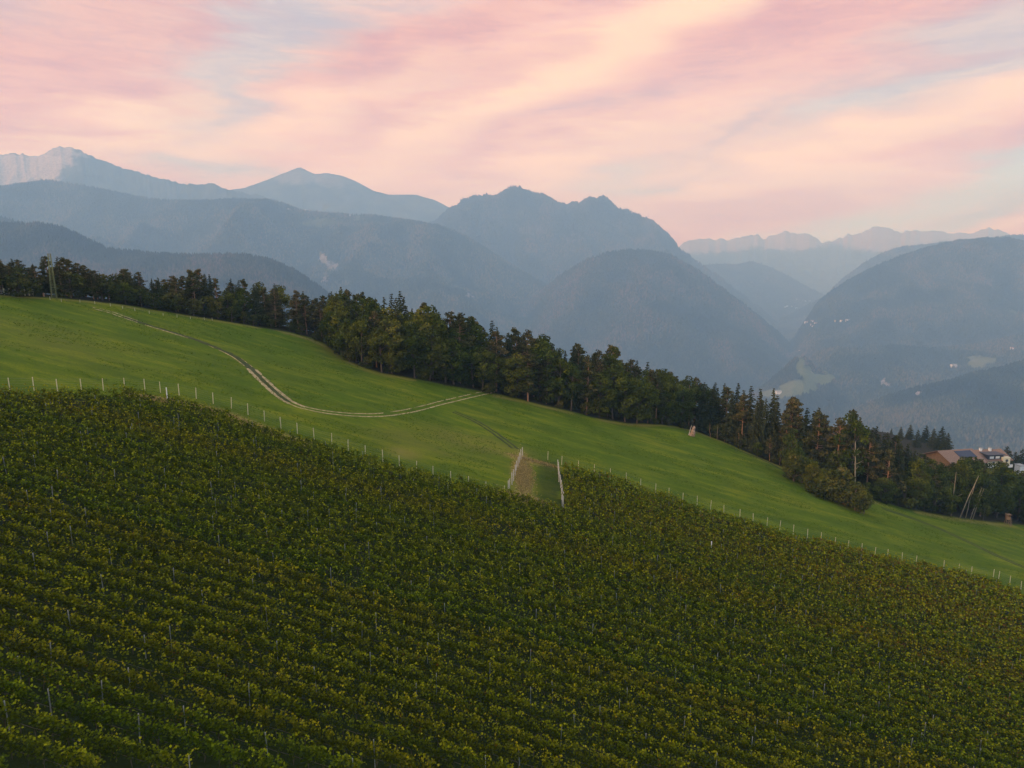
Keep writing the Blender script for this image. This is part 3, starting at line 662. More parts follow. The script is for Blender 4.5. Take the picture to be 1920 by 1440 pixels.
def spruce(seed, H=17.0, R0=2.6, bare=.06):
    rd = random.Random(seed); mb, pts = trunk_mb(H, .2, .15, .12, 6, seed); C = []; v = []; N = []
    nw = 34
    for i in range(nw):
        f = i / (nw - 1); z = H * (bare + (1 - bare) * f); r = R0 * (1 - f) ** .8 + .3; nbr = max(4, int(9 * (1 - f) + 4))
        for b in range(nbr):
            a = rd.uniform(0, 6.28); L = r * rd.uniform(.7, 1.15); n = max(3, int(11 * L)); t = np.linspace(.15, 1, n)
            w = (rng.random(n) - .5) * .75 * (1.1 - t) * L * .7
            x = np.cos(a) * t * L - np.sin(a) * w; y = np.sin(a) * t * L + np.cos(a) * w; zz = z - .42 * L * t ** 1.4 + .22 * L * t ** 4 + rng.normal(0, .07, n)
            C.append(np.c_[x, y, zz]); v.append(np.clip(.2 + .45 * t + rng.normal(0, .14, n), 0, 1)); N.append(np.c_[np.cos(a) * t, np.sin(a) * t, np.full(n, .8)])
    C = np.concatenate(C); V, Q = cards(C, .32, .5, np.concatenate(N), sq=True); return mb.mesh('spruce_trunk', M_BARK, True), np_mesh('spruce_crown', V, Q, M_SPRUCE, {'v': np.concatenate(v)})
def broad(seed, H=12.0, rad=3.6, mat=None, bare=.03, barkm=None, per=120, lobes=46):
    rd = random.Random(seed); mb, pts = trunk_mb(H * .8, .2, .5, .3, 7, seed); cs = []; rs = []; vs = []
    for i in range(lobes):
        d = np.array([rd.gauss(0, 1), rd.gauss(0, 1), rd.gauss(0, 1)]); d /= np.linalg.norm(d); q = rd.uniform(.45, 1) ** .5
        zc = H * (bare + 1) / 2; hz = H * (1 - bare) / 2 * .92
        w = 1.0 if d[2] < .2 else 1 - .35 * d[2]
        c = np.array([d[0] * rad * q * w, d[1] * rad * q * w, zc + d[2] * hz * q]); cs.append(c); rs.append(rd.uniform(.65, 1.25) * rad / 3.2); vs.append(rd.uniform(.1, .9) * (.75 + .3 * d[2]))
        if i % 4 == 0: p0 = at_h(pts, min(max(c[2] - 2, H * .15), H * .75)); mb.tube([p0, (p0 + c) / 2 + (0, 0, .2), c], (.09, .06, .03), 4)
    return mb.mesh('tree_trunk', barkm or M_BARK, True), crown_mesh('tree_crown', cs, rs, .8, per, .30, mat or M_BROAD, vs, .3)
KINDS = {
    'pine': [pine(1, bare=.35), pine(2, bare=.5, spread=2.7), pine(3, bare=.22, spread=3.1), pine(4, bare=.12, spread=2.9), pine(5, bare=.18, spread=2.6), pine(6, bare=.28, spread=2.9)],
    'spruce': [spruce(11, R0=3.2), spruce(12, R0=2.8), spruce(13, R0=3.6), spruce(14, 17, 3.0, .1)],
    'broad': [broad(21), broad(22, rad=3.2), broad(23, rad=4.0), broad(24, rad=3.0, bare=.2)],
    'yellow': [broad(31, mat=M_YELLOW, rad=3.2)],
    'bush': [broad(41, 4.5, 2.3, M_BUSH, .0, per=100, lobes=30), broad(42, 4.0, 2.6, M_BUSH, .0, per=100, lobes=30), broad(43, 5, 2.2, M_BUSH, .0, per=100, lobes=30)]}
HT = {'pine': 16.3, 'spruce': 17.0, 'broad': 12.0, 'yellow': 12.0, 'bush': 4.4}
INFO = {
    'pine': ('pine_tree', 'dark pine with bare reddish trunk in the wood above the meadow', 'tree', 'pines'),
    'spruce': ('spruce_tree', 'dark narrow pointed spruce in the wood above the meadow', 'tree', 'spruces'),
    'broad': ('broadleaf_tree', 'round-crowned green broadleaf tree at the edge of the wood', 'tree', 'broadleaf trees'),
    'yellow': ('broadleaf_tree', 'yellowing broadleaf tree standing out from the dark wood', 'tree', 'yellowing trees'),
    'bush': ('bush', 'low rounded bush along the foot of the wood', 'bush', 'bushes')}
BASE = {'pine': 'dark pine with reddish trunk', 'spruce': 'dark narrow pointed spruce', 'broad': 'round-crowned green broadleaf tree', 'yellow': 'yellowing broadleaf tree', 'bush': 'low rounded bush'}
CNT = {}
def plant(kind, x, y, h, label=None, wide=1.0, var=None, lean=(0, 0), z=None, group=True):
    if math.hypot(x - 155.3, y - 206.5) < 5.0 or (math.hypot(x - 155, y - 209) < 6.5 and h < 8): return None    # clearing round the hunting stand
    tr, cr = KINDS[kind][var if var is not None else random.randrange(len(KINDS[kind]))]
    nm, lab, cat, grp = INFO[kind]; s = h / HT[kind]
    z = gz(x, y) if z is None else z
    if label is None:
        pp = project(x, y, z)[0]; q = 0 if pp < 620 else 1 if pp < 1000 else 2 if pp < 1460 else 3
        reg = ('in the tree belt behind the upper left meadow', 'in the wood above the dirt track', 'in the wood left of the pinkish rock', 'in the lower right wood below the farmhouses')[q]
        if q == 2 and pp > 1300: reg = 'between the pinkish rock and the bushy clump'
        lab = BASE[kind] + ' ' + reg; grp = grp + ' ' + reg
    root = thing(nm, label or lab, cat, (x, y, z), random.uniform(0, 6.28), grp if (label is None and group) else None)
    w = s * wide * random.uniform(.9, 1.12); root.scale = (w, w, s); root.rotation_euler = (lean[0], lean[1], random.uniform(0, 6.28))
    link('trunk', tr, root); link('crown', cr, root); CNT[kind] = CNT.get(kind, 0) + 1
    return root
SKYL = np.array([(-200, 475), (0, 475), (60, 488), (85, 480), (110, 466), (140, 482), (180, 492), (195, 522), (212, 520), (232, 498), (280, 515), (330, 517), (380, 500), (430, 520), (480, 521), (520, 530), (590, 548), (620, 540), (650, 524),
                 (690, 545), (740, 546), (795, 548), (830, 572), (870, 580), (940, 606), (1030, 618), (1060, 640), (1140, 645), (1180, 664), (1240, 690), (1290, 700), (1340, 716), (1380, 712), (1420, 722), (1500, 745),
                 (1560, 772), (1590, 766), (1640, 795), (1680, 822), (1735, 852), (1760, 868), (1780, 866), (1798, 850), (1815, 856), (1835, 865), (1875, 866), (1900, 872), (1960, 880), (2200, 905)], float)
def sky_h(x, y, z):
    px, _ = project(x, y, z); py = np.interp(px, SKYL[:, 0], SKYL[:, 1]); a, e = pxdir(px, py); return e * y - z
KEEP = lambda px: 1278 < px < 1318 or 1592 < px < 1614 or 1772 < px < 1842 or 1868 < px < 1916
def build_wood():
    # walk along the edge of the wood, a tree every few metres, several ranks deep
    xs = np.linspace(_tl[1, 0] - 12, 205, 4000); ys = tl_y(xs); d = np.r_[0, np.cumsum(np.hypot(np.diff(xs), np.diff(ys)))]
    for rank, (off, step) in enumerate(((1.5, 4.4), (5.5, 4.8), (10.5, 5.0), (16, 5.6), (24, 6.4))):
        for t in np.arange(random.uniform(0, 3), d[-1], step):
            t += random.uniform(-1.3, 1.3); x = float(np.interp(t, d, xs)) + random.uniform(-.8, .8); y = float(tl_y(x)) + off + random.uniform(-1.6, 1.6)
            z = gz(x, y); px, py = project(x, y, z)
            if px < -90 or px > 2010: continue
            hs = float(sky_h(x, y, z))
            if KEEP(px) and rank == 0: continue
            if rank == 0:
                if px > 620 and random.random() < .6: plant('bush', x + random.uniform(-2, 2), y - random.uniform(0, 1.5), random.uniform(1.8, 3.6), wide=1.1)
                if px < 620:
                    if px < 215: plant(random.choice(('pine', 'spruce', 'broad')), x, y + 2, hs * random.uniform(.55, .9), wide=1.15)
                    elif px < 440: plant('bush' if random.random() < .5 else ('yellow' if random.random() < .25 else 'broad'), x, y, random.uniform(3.5, 6.5), wide=1.1)
                    else: plant('bush', x, y, random.uniform(2.2, 3.6), wide=1.0)
                elif px < 930: plant(random.choice(('broad', 'broad', 'broad', 'yellow')) if random.random() < .9 else 'pine', x, y, hs * random.uniform(.55, .72), wide=1.15)
                elif px < 1290: plant(random.choice(('broad', 'broad', 'broad', 'pine')), x, y, hs * random.uniform(.6, .85), wide=1.05, var=None)
                elif px < 1640: plant(random.choice(('broad', 'pine', 'bush')), x, y, min(hs, 9) * random.uniform(.5, .95), wide=1.0)
                else: plant(random.choice(('broad', 'bush', 'bush', 'broad')), x, y, min(hs * .8, 12) * random.uniform(.5, .95))
                continue
            w = {'pine': 4, 'spruce': 5.0, 'broad': .8}
            if 950 <= px < 1290 and rank == 1: w = {'pine': 3, 'spruce': 2, 'broad': 3}
            if px < 620: w = {'pine': 6, 'spruce': 3, 'broad': .6}
            elif px < 950: w = {'pine': 2.0, 'spruce': 3.5, 'broad': 3.0 if rank < 3 else .1}
            elif px > 1730: w = {'pine': 2.5, 'spruce': .5, 'broad': 5}
            kd = random.choices(list(w), list(w.values()))[0]
            f = {1: random.uniform(.72, .98), 2: random.uniform(.82, 1.02), 3: random.uniform(.85, 1.04), 4: random.uniform(.8, 1.0)}[rank]
            if rank in (1, 2, 3) and not KEEP(px) and random.random() < (.75 if px < 640 else .4):   # undergrowth between the trunks
                bx = x + random.uniform(-2.5, 2.5); plant('bush', bx, y + random.uniform(0, 2), random.uniform(3.5, 6.0) * (.8 if 440 < px < 620 else 1.1), wide=1.25)
            h = max(hs, 5) * f
            if kd == 'spruce': h *= .96
            if h > 26: h = 26
            plant(kd, x, y, h, wide=(17 / max(h, 8)) ** .35)
    # clump of bushy trees reaching out into the meadow
    A = hit(1478, 905); B = hit(1625, 968)
    for i in range(36):
        t = random.uniform(0, 1); p = A + (B - A) * t; off = random.uniform(0, 8 * (1 - .55 * t)); x = p[0] + off * .3; y = p[1] + 1.0 + off
        plant(random.choice(('broad', 'bush', 'broad')), x, y, random.uniform(5.2, 8.2) * (1 - .12 * t) + .25 * off, wide=1.1)
    p = hit(1480, 892); plant('broad', p[0], p[1], 14.5, 'tall oval broadleaf tree standing forward where the bushy clump begins', var=1, wide=.75)
    p = hit(830, 722); plant('yellow', p[0], p[1] + 7, 16.5, 'tall yellowish broadleaf tree rising from the widest part of the wood', wide=.9)
    p = hit(640, 675); plant('broad', p[0] + 1, p[1] + 3, 12.0, 'big round dark green tree at the inner corner of the meadow', wide=1.15)
    # far spruces below the wood on the right
    for i, (px, py, h) in enumerate([(1640, 815, 22), (1655, 808, 24), (1672, 803, 23), (1690, 800, 25), (1708, 796, 27), (1722, 806, 24), (1738, 798, 27), (1752, 804, 25), (1768, 800, 27), (1778, 812, 22), (1700, 812, 24), (1730, 815, 22), (1760, 818, 22),
                                     (1890, 838, 17), (1905, 848, 14), (1918, 842, 16), (1882, 852, 13)]):
        Y = random.uniform(350, 400) if px < 1800 else random.uniform(300, 330); a, e = pxdir(px, py); x = a * Y; z = e * Y - h
        g = gz(x, Y); plant('spruce', x, Y, e * Y - g + .5, 'dark spruce in the distant clump just left of the farmhouses' if px < 1800 else 'dark spruce to the right of the farmhouses', wide=1.65, z=g - .5)['group'] = 'spruces left of the farmhouses' if px < 1800 else 'spruces right of the farmhouses'
build_wood()
print('trees', CNT)

# special trunks: bare pines and leaning birches
def bare_trunk(name, label, cat, px, py, top, lean_px, r, mat, limbs=0, group=None, dy=0.0):
    p = hit(px, py); a, e = pxdir(px + lean_px, top); Y = p[1] + dy; T = np.array([a * Y, Y, e * Y]) - p
    rd = random.Random(px); mid = T * .5 + np.array([rd.uniform(-.25, .25), 0, 0])
    root = thing(name, label, cat, tuple(p), 0, group)
    link('trunk', MB().tube([(0, 0, -.4), T * .25, mid, T * .75, T], (r * 1.2, r, r * .85, r * .65, r * .4), 7).mesh('bare_trunk', mat, True), root)
    for i in range(limbs):
        t = .45 + .5 * i / max(limbs, 1); q = T * t; sd = -1 if i % 2 else 1
        L = rd.uniform(.6, 2.4); q = q * (1 + rd.uniform(-.08, .05))
        link('limb', MB().tube([q, q + (sd * L * .5, -.2, .5), q + (sd * L, -.3, 1.2)], (r * .45, r * .3, .03), 5).mesh('bare_limb', mat, True), root)
    return root
bare_trunk('dead_tree', 'dead pale trunk with forked bare limbs in front of the pines above the bushy clump', 'tree', 1603, 926, 828, 1, .20, M_PALE, 7)
bare_trunk('bare_pine', 'bright orange bare pine trunk standing behind the pinkish rock', 'tree', 1291, 801, 722, 2, .24, M_PBARK, 3, dy=.3)
bare_trunk('birch_tree', 'slender slightly bent white trunk below the left farmhouse', 'tree', 1783, 968, 885, 10, .13, M_PALE, 2)
for i, (px, py, tp, lp, r) in enumerate([(1799, 971, 892, 36, .15), (1810, 971, 908, 18, .12), (1819, 973, 914, 22, .11), (1823, 973, 916, 22, .12)]):
    bare_trunk('birch_tree', ['long thin trunk leaning right, leftmost of the slanting birch trunks', 'short thin trunk slanting right between two longer leaning birches', 'thin dull trunk slanting right beside a brighter twin trunk', 'bright white trunk slanting right, rightmost of the leaning birches'][i], 'tree', px, py, tp, lp, r, M_PALE)
bare_trunk('birch_tree', 'thin pale trunk rising from the hedge above the upper meadow', 'tree', 454, 583, 540, 0, .15, M_PALE, 1)
for i, (px, tp) in enumerate(((1332, 793), (1344, 797))):
    bare_trunk('young_birch', ['thin reddish stem to the right of the pinkish rock', 'thin pale green stem right of the reddish stem'][i], 'tree', px, 822 + i * 3, tp, (-1, 2)[i], .06, (M_PBARK, M_PALE)[i])

# ------------------------------------------------------------------ farmhouses on the right
def gable(L, W, H, rh, over=.6):
    wall = MB(); v = [(-L/2, -W/2, -3), (L/2, -W/2, -3), (L/2, W/2, -3), (-L/2, W/2, -3), (-L/2, -W/2, H), (L/2, -W/2, H), (L/2, W/2, H), (-L/2, W/2, H), (-L/2, 0, H + rh), (L/2, 0, H + rh)]
    wall.add(v, [(0, 1, 5, 4), (2, 3, 7, 6), (1, 2, 6, 9, 5), (3, 0, 4, 8, 7), (3, 2, 1, 0)])
    roof = MB(); k = rh / (W / 2); t = .25
    for s in (-1, 1):
        e = (s * (W / 2 + over), H - k * over + .08); r = (0, H + rh + .08); q = L / 2 + over
        v = [(-q, e[0], e[1]), (q, e[0], e[1]), (q, r[0], r[1]), (-q, r[0], r[1])]; v += [(a, b, c + t) for a, b, c in v]
        roof.add(v, [(0, 1, 2, 3), (7, 6, 5, 4), (0, 4, 5, 1), (1, 5, 6, 2), (3, 7, 4, 0), (2, 6, 7, 3)])
    return wall, roof
def window_set(root, L, W, zs, xs, side=-1, mat=M_DARK):
    for z in zs:
        for x in xs:
            f = link('window', MB().box((x, side * (W / 2 + .03), z), (1.3, .12, 1.5)).mesh('window_frame', M_WHITE), root)
            link('pane', MB().box((x, side * (W / 2 + .10), z), (1.05, .04, 1.25)).mesh('window_pane', mat), f)
def build_farm():
    # left building: ridge to px (1745..1835), brown roof with solar panels
    Y = 285; a, e = pxdir(1790, 845); z = e * Y - 9.0; x = a * Y
    root = thing('farmhouse', 'large barn-like house with broad brown roof carrying a dark solar array', 'house', (x, Y, z), R(12))
    L, W, H, rh = 15, 14, 6, 3.2
    w, r = gable(L, W, H, rh, 1.3); link('wall', w.mesh('farm_wall', M_BROWNW), root); rf = link('roof', r.mesh('farm_roof', M_ROOF), root)
    k = rh / (W / 2); ang = math.atan(k)
    mb = MB(); q0 = -W / 2 * .72; q1 = -W / 2 * .16
    def rz(yv): return H + rh + k * yv + .42
    v = [(-1.5, q0, rz(q0)), (6.6, q0, rz(q0)), (6.6, q1, rz(q1)), (-1.5, q1, rz(q1))]; v = v + [(a_, b_, c_ + .1) for a_, b_, c_ in v]
    mb.add(v, [(0, 3, 2, 1), (4, 5, 6, 7), (0, 1, 5, 4), (1, 2, 6, 5), (2, 3, 7, 6), (3, 0, 4, 7)]); link('solar_array', mb.mesh('solar_array', M_SOLAR), rf)
    window_set(root, L, W, (2.2, 4.6), (-6, -2, 2, 6))
    # right building
    Y = 300; a, e = pxdir(1841, 842); z = e * Y - 9.6; x = a * Y
    root = thing('farmhouse', 'cream-walled house with brown roof, dark dormer and two white chimneys', 'house', (x, Y, z), R(8))
    L, W, H, rh = 17, 12, 6.4, 2.7
    w, r = gable(L, W, H, rh, 1.2); link('wall', w.mesh('house_wall', M_WALL), root); rf = link('roof', r.mesh('house_roof', M_ROOF), root)
    d = link('dormer', MB().box((1.5, -4.0, H + 1.25), (7.5, 4.6, 1.9)).mesh('dormer', M_DARK), root)
    link('dormer_roof', MB().box((1.5, -4.1, H + 2.3), (8.4, 5.4, .18)).mesh('dormer_roof', M_DARK), d)
    for xx in (-.5, 2.4): link('window', MB().box((xx, -6.34, H + 1.1), (1.9, .1, 1.0)).mesh('dormer_window', M_WHITE), d)
    for xx, yy in ((-1.2, -.6), (3.2, -.9)): 
        c = link('chimney', MB().box((xx, yy, H + rh + .45), (1.0, .8, 1.5)).mesh('chimney', M_WHITE), rf)
        link('cap', MB().box((xx, yy, H + rh + 1.28), (1.3, 1.1, .16)).mesh('chimney_cap', M_STONE), c)
    b = link('bay', MB().box((6.0, -6.6, H - .6), (3.4, 1.8, 3.6)).mesh('bay', M_WALL), root)
    link('window', MB().tube([(6.0, -7.6, H - .2), (6.0, -7.45, H - .2)], .65, 14).mesh('round_window', M_DARK), b)
    link('balcony', MB().box((2, -7.4, 3.4), (13, 1.9, .3)).box((2, -8.3, 4.1), (13, .1, 1.0)).mesh('balcony', M_WHITE), root)
    window_set(root, L, W, (4.8,), (-6, -2.5, 1, 3.6)); window_set(root, L, W, (1.8,), (-6, -2.5, 1, 5))
    # annexes and small white building
    Y = 310; a, e = pxdir(1913, 872); 
    root = thing('outbuilding', 'small white flat-roofed building at the right end of the farm', 'building', (a * Y, Y, gz(a * Y, Y)), R(10)); hh = e * Y - gz(a * Y, Y)
    hh = max(hh, 2.5)
    link('wall', MB().box((0, 0, hh / 2 - .5), (2.8, 3, hh + 1)).mesh('shed_wall', M_WHITE), root); link('roof', MB().box((0, 0, hh + .1), (3.3, 3.5, .2)).mesh('shed_roof', M_STONE), root)
    Y = 292; a, e = pxdir(1772, 872); g = gz(a * Y, Y); hh = max(e * Y - g, 3)
    root = thing('outbuilding', 'small cream annex peeping out below the barn-like farmhouse', 'building', (a * Y, Y - 12, gz(a * Y, Y - 12)), R(12))
    hh = e * (Y - 12) - gz(a * Y, Y - 12); hh = max(hh, 3)
    w, r = gable(5, 5, hh - 1, 1.2, .4); link('wall', w.mesh('annex_wall', M_WALL), root); link('roof', r.mesh('annex_roof', M_ROOF), root)
build_farm()

# ------------------------------------------------------------------ far hills
def m_hill():
    m, nt, p, out = new_mat('hill_surface')
    g = nn(nt, 'ShaderNodeNewGeometry'); P = g.outputs['Position']
    n1 = noise_(nt, P, 0.004, 5, 0.65).outputs[0]; n2 = noise_(nt, P, 0.035, 5, 0.75).outputs[0]
    c = mixc(nt, ramp(nt, n1, [(0.42, 0.0), (0.60, 1.0)]), (0.016, 0.024, 0.014), (0.075, 0.074, 0.034))
    c = mixc(nt, ramp(nt, n2, [(0.3, 0.6), (0.6, 0.0)]), c, (0.012, 0.018, 0.012))
    c = mixc(nt, attr(nt, 'meadow'), c, mixc(nt, n2, (0.09, 0.11, 0.04), (0.20, 0.19, 0.085)))
    rock = mixc(nt, ramp(nt, n2, [(0.35, 0.0), (0.65, 1.0)]), (0.20, 0.17, 0.16), (0.60, 0.47, 0.41))
    c = mixc(nt, attr(nt, 'rock'), c, rock)
    nt.links.new(c, p.inputs['Base Color']); p.inputs['Roughness'].default_value = 0.95; p.inputs['Specular IOR Level'].default_value = 0.05
    b = nn(nt, 'ShaderNodeBump'); b.inputs['Strength'].default_value = 0.7; b.inputs['Distance'].default_value = 12
    nt.links.new(n2, b.inputs['Height']); nt.links.new(b.outputs[0], p.inputs['Normal'])
    return m
M_HILL = m_hill()
M_FAR = leaf_mat('far_conifers', [(0.0, (0.014, 0.022, 0.013)), (0.5, (0.034, 0.044, 0.022)), (0.85, (0.085, 0.080, 0.034)), (1.0, (0.13, 0.09, 0.045))], 0.0, 0.0)
HILLS = {}; HS = 1.5
def ridge_hill(key, name, sky, Yc, Yf, zf=-700.0, step=4, rows=90, rough=.22, wl=500., seed=0, rock=(), meadow=(), slant=0., prof=.85, crest=1.0, back=.5, jag=0.0, pxr=None):
    Yc, Yf, zf, wl = Yc * HS, Yf * HS, zf * HS, wl * HS
    sky = np.array(sky, float); px = np.arange(sky[0, 0], sky[-1, 0] + 1, step); py = np.interp(px, sky[:, 0], sky[:, 1])
    py = py - crest * (fbm(px / 26, px * 0, seed + 50, 4) - .5) * 3 - jag * (ridged(px / 22, px * 0, seed + 60, 4) - .6) * 14
    py = py - (crest > 1.9) * (fbm(px / 7, px * 0 + 3, seed + 70, 3) - .5) * 5.5
    a, e = pxdir(px, py); ec = np.convolve(np.pad(e, 2, 'edge'), np.ones(5) / 5, 'valid') if crest < .5 else e
    yc = Yc * (1 + slant * (px - px.mean()) / (px[-1] - px[0]) + .05 * (fbm(px / 140, px * 0, seed + 3, 3) - .5))
    t = np.r_[np.linspace(0, 1, rows), 1 + np.linspace(0, 1, 12)[1:]]
    T, PX = np.meshgrid(t, px, indexing='ij'); A = np.broadcast_to(a, T.shape); E = np.broadcast_to(ec, T.shape); YC = np.broadcast_to(yc, T.shape)
    front = T <= 1
    Y = np.where(front, Yf + (YC - Yf) * T, YC + (T - 1) * (YC - Yf) * back); X = A * np.where(front, Y * .35 + YC * .65 * 1.0, YC * .65 + Y * .35)
    X = A * Y
    zc = E * YC; lift = np.maximum(zc - zf, 5)
    zb = np.where(front, zf + (zc - zf) * T ** prof, zc - lift * (T - 1) ** 1.2)
    n = ridged(X / wl, Y / (wl * 1.6), seed, 5) - .62
    env = np.where(front, np.sin(np.pi * np.clip(T, 0, 1)) ** .7, 0)
    Z = zb + n * env * lift * rough + (fbm(X / 45, Y / 45, seed + 7, 3) - .5) * env * 24
    cap = Y * (E - .0012 - .012 * (1 - T)); Z = np.where(front & (T < 1), np.minimum(Z, cap), Z); Z = np.maximum(Z, zf - 15)
    ppx, ppy = project(X, Y, Z)
    def mask(lst):
        s = np.zeros(T.shape)
        wx = ppx + 30 * (fbm(X / 110, Y / 110 + Z / 60, seed + 21, 6, .65) - .5) * min(1, 14000 / Yc); wy = ppy + 24 * (fbm(X / 110 + 40, Y / 110 + Z / 60, seed + 22, 6, .65) - .5) * min(1, 14000 / Yc)
        for (cx, cy, rx, ry, st) in lst: s = np.maximum(s, st * (1 - sstep(.8, 1.05, np.hypot((wx - cx) / rx, (wy - cy) / ry))))
        return s
    rk = mask(rock); md = mask(meadow)
    me = grid_mesh(name, X, Y, Z, M_HILL, {'rock': rk.ravel(), 'meadow': md.ravel()})
    link(name, me, kind='structure')
    HILLS[key] = dict(X=X, Y=Y, Z=Z, px=px, t=t, rows=rows, rk=rk, md=md, ppx=ppx, ppy=ppy)
def cover(key, n, hgt, label, pymax=1000, frac=1.0, tmin=0.0, sc_top=1.0):
    H = HILLS[key]; nr, nc = H['X'].shape; m = n * 6
    r = rng.uniform(tmin * H['rows'], H['rows'] + .25 * (nr - H['rows']), m); c = rng.uniform(0, nc - 1.001, m); r = np.minimum(r, nr - 1.001)
    r0 = r.astype(int); c0 = c.astype(int); fr = r - r0; fc = c - c0
    def bi(G): return (G[r0, c0] * (1 - fr) + G[r0 + 1, c0] * fr) * (1 - fc) + (G[r0, c0 + 1] * (1 - fr) + G[r0 + 1, c0 + 1] * fr) * fc
    x, y, z, rk, md, ppx, ppy = map(bi, (H['X'], H['Y'], H['Z'], H['rk'], H['md'], H['ppx'], H['ppy']))
    w = y / H['Y'].max()
    ok = (rk < .35) & (md < .3) & (ppx > -60) & (ppx < 1990) & (ppy < pymax) & (rng.random(m) < w)
    i = np.where(ok)[0][:n]; x, y, z = x[i], y[i], z[i]; k = len(i)
    h = hgt * 1.25 * rng.uniform(.55, 1.25, k); rad = h * rng.uniform(.24, .42, k); N = 5
    ang = np.arange(N) * 2 * math.pi / N; rot = rng.uniform(0, 6.28, k)
    ring = np.stack([x[:, None] + rad[:, None] * np.cos(ang + rot[:, None]), y[:, None] + rad[:, None] * np.sin(ang + rot[:, None]), (z + h * rng.uniform(-.05, .2, k))[:, None] + np.zeros((1, N))], -1)
    top = np.stack([x + rng.normal(0, .3, k), y, z + h], -1)[:, None]; V = np.concatenate([ring, top], 1).reshape(-1, 3)
    b = (np.arange(k) * (N + 1))[:, None]; q = np.stack([np.stack([b[:, 0] + j, b[:, 0] + (j + 1) % N, b[:, 0] + N], -1) for j in range(N)], 1).reshape(-1, 3)
    v = np.repeat(np.clip(-.25 + 1.7 * fbm(x / 240, y / 240, 77, 4) * rng.uniform(.5, 1.3, k), 0, 1), N)
    link('forest', np_mesh('far_forest', V, q, M_FAR, {'v': v}), kind='stuff', label=label, category='forest')

ridge_hill('A', 'mountains', [(-300, 470), (300, 460), (700, 455), (1000, 470), (1200, 462), (1270, 465), (1290, 450), (1310, 447), (1345, 450), (1385, 449), (1405, 442), (1420, 440), (1435, 449), (1450, 441), (1472, 433), (1495, 440), (1510, 438), (1530, 447), (1545, 455), (1555, 451), (1580, 447),
            (1590, 437), (1600, 443), (1620, 434), (1645, 424), (1665, 428), (1690, 437), (1700, 432), (1730, 433), (1760, 431), (1790, 438), (1820, 438), (1838, 433), (1855, 426), (1890, 436), (1920, 441), (2100, 430), (2300, 440)],
           12000, 9000, step=3, rock=[(1300, 455, 130, 22, .7), (1480, 450, 90, 20, .8), (1660, 445, 110, 28, .8), (1850, 440, 120, 18, .8)], seed=1, wl=1100, crest=2.2, rough=.35, jag=.35)
ridge_hill('B', 'mountains', [(-400, 300), (-200, 280), (0, 290), (20, 289), (60, 291), (82, 290), (90, 283), (105, 276), (125, 274), (140, 278), (152, 282), (165, 292), (200, 305), (240, 318), (290, 332), (320, 341), (350, 346), (390, 345), (410, 347), (440, 357), (520, 375), (620, 420), (760, 470)],
           7000, 5700, step=2, rock=[(10, 320, 60, 34, 1), (75, 318, 45, 34, 1), (115, 285, 32, 14, .9), (55, 305, 90, 18, 1), (150, 290, 22, 6, .6)], seed=2, wl=560, rough=.25, crest=2.2, jag=.25)
ridge_hill('C', 'mountains', [(300, 400), (430, 356), (460, 352), (500, 338), (525, 327), (545, 319), (562, 313), (578, 321), (590, 326), (615, 324), (640, 329), (670, 341), (700, 358), (730, 365), (780, 365), (815, 374), (845, 390), (900, 430), (1000, 480)],
           8500, 6500, rock=[(560, 330, 60, 14, .28), (640, 338, 60, 12, .22)], seed=3, wl=800, crest=.9)
ridge_hill('D', 'mountains', [(640, 520), (760, 450), (845, 391), (870, 374), (900, 365), (925, 367), (945, 356), (965, 351), (985, 353), (1010, 366), (1035, 373), (1055, 385), (1075, 380), (1090, 381), (1105, 371), (1125, 368), (1140, 373), (1155, 389), (1175, 394), (1200, 402), (1230, 421),
            (1260, 447), (1280, 470), (1320, 500), (1360, 528), (1400, 556), (1440, 590), (1500, 640)], 6500, 5000, seed=4, wl=520, crest=3.0, rough=.5, jag=.45, rock=[(985, 430, 30, 8, .3), (1075, 448, 25, 8, .3)])
ridge_hill('F', 'hill', [(1240, 520), (1320, 498), (1350, 495), (1380, 496), (1410, 491), (1430, 496), (1450, 503), (1500, 530), (1540, 550), (1600, 580)], 8000, 6900, seed=5, wl=300)
ridge_hill('G', 'hill', [(1460, 600), (1545, 557), (1580, 523), (1620, 492), (1660, 471), (1700, 461), (1760, 455), (1830, 449), (1920, 440), (2100, 430), (2300, 430)], 6600, 5200, seed=6, wl=400)
ridge_hill('E', 'hill', [(-500, 370), (-60, 356), (0, 350), (60, 342), (90, 339), (150, 347), (240, 366), (300, 375), (370, 378), (440, 374), (500, 375), (530, 382), (560, 394), (610, 400), (640, 402), (700, 405), (760, 413), (815, 421), (870, 441), (930, 479), (1000, 521), (1050, 547), (1100, 600)],
           5200, 3300, seed=7, wl=700, rough=.6, prof=.8, rock=[(605, 485, 13, 9, .5), (612, 500, 9, 12, .45), (625, 498, 8, 8, .4), (610, 520, 6, 12, .4), (235, 440, 9, 20, .22), (880, 553, 9, 5, .5), (745, 485, 8, 4, .35), (750, 500, 4, 3, .3)], meadow=[(600, 418, 55, 7, .5), (670, 410, 20, 3, .6)])
ridge_hill('H', 'hill', [(1380, 760), (1440, 690), (1480, 645), (1510, 603), (1530, 572), (1560, 546), (1600, 521), (1660, 492), (1720, 471), (1760, 460), (1800, 452), (1850, 448), (1890, 447), (1920, 455), (2000, 440), (2200, 430), (2500, 430)],
           4700, 3300, seed=8, wl=640, rough=.5, prof=.95, rows=130, meadow=[(1900, 585, 22, 4, .5), (1735, 652, 18, 3, .5), (1905, 610, 16, 4, .4), (1600, 636, 30, 3, .3)])
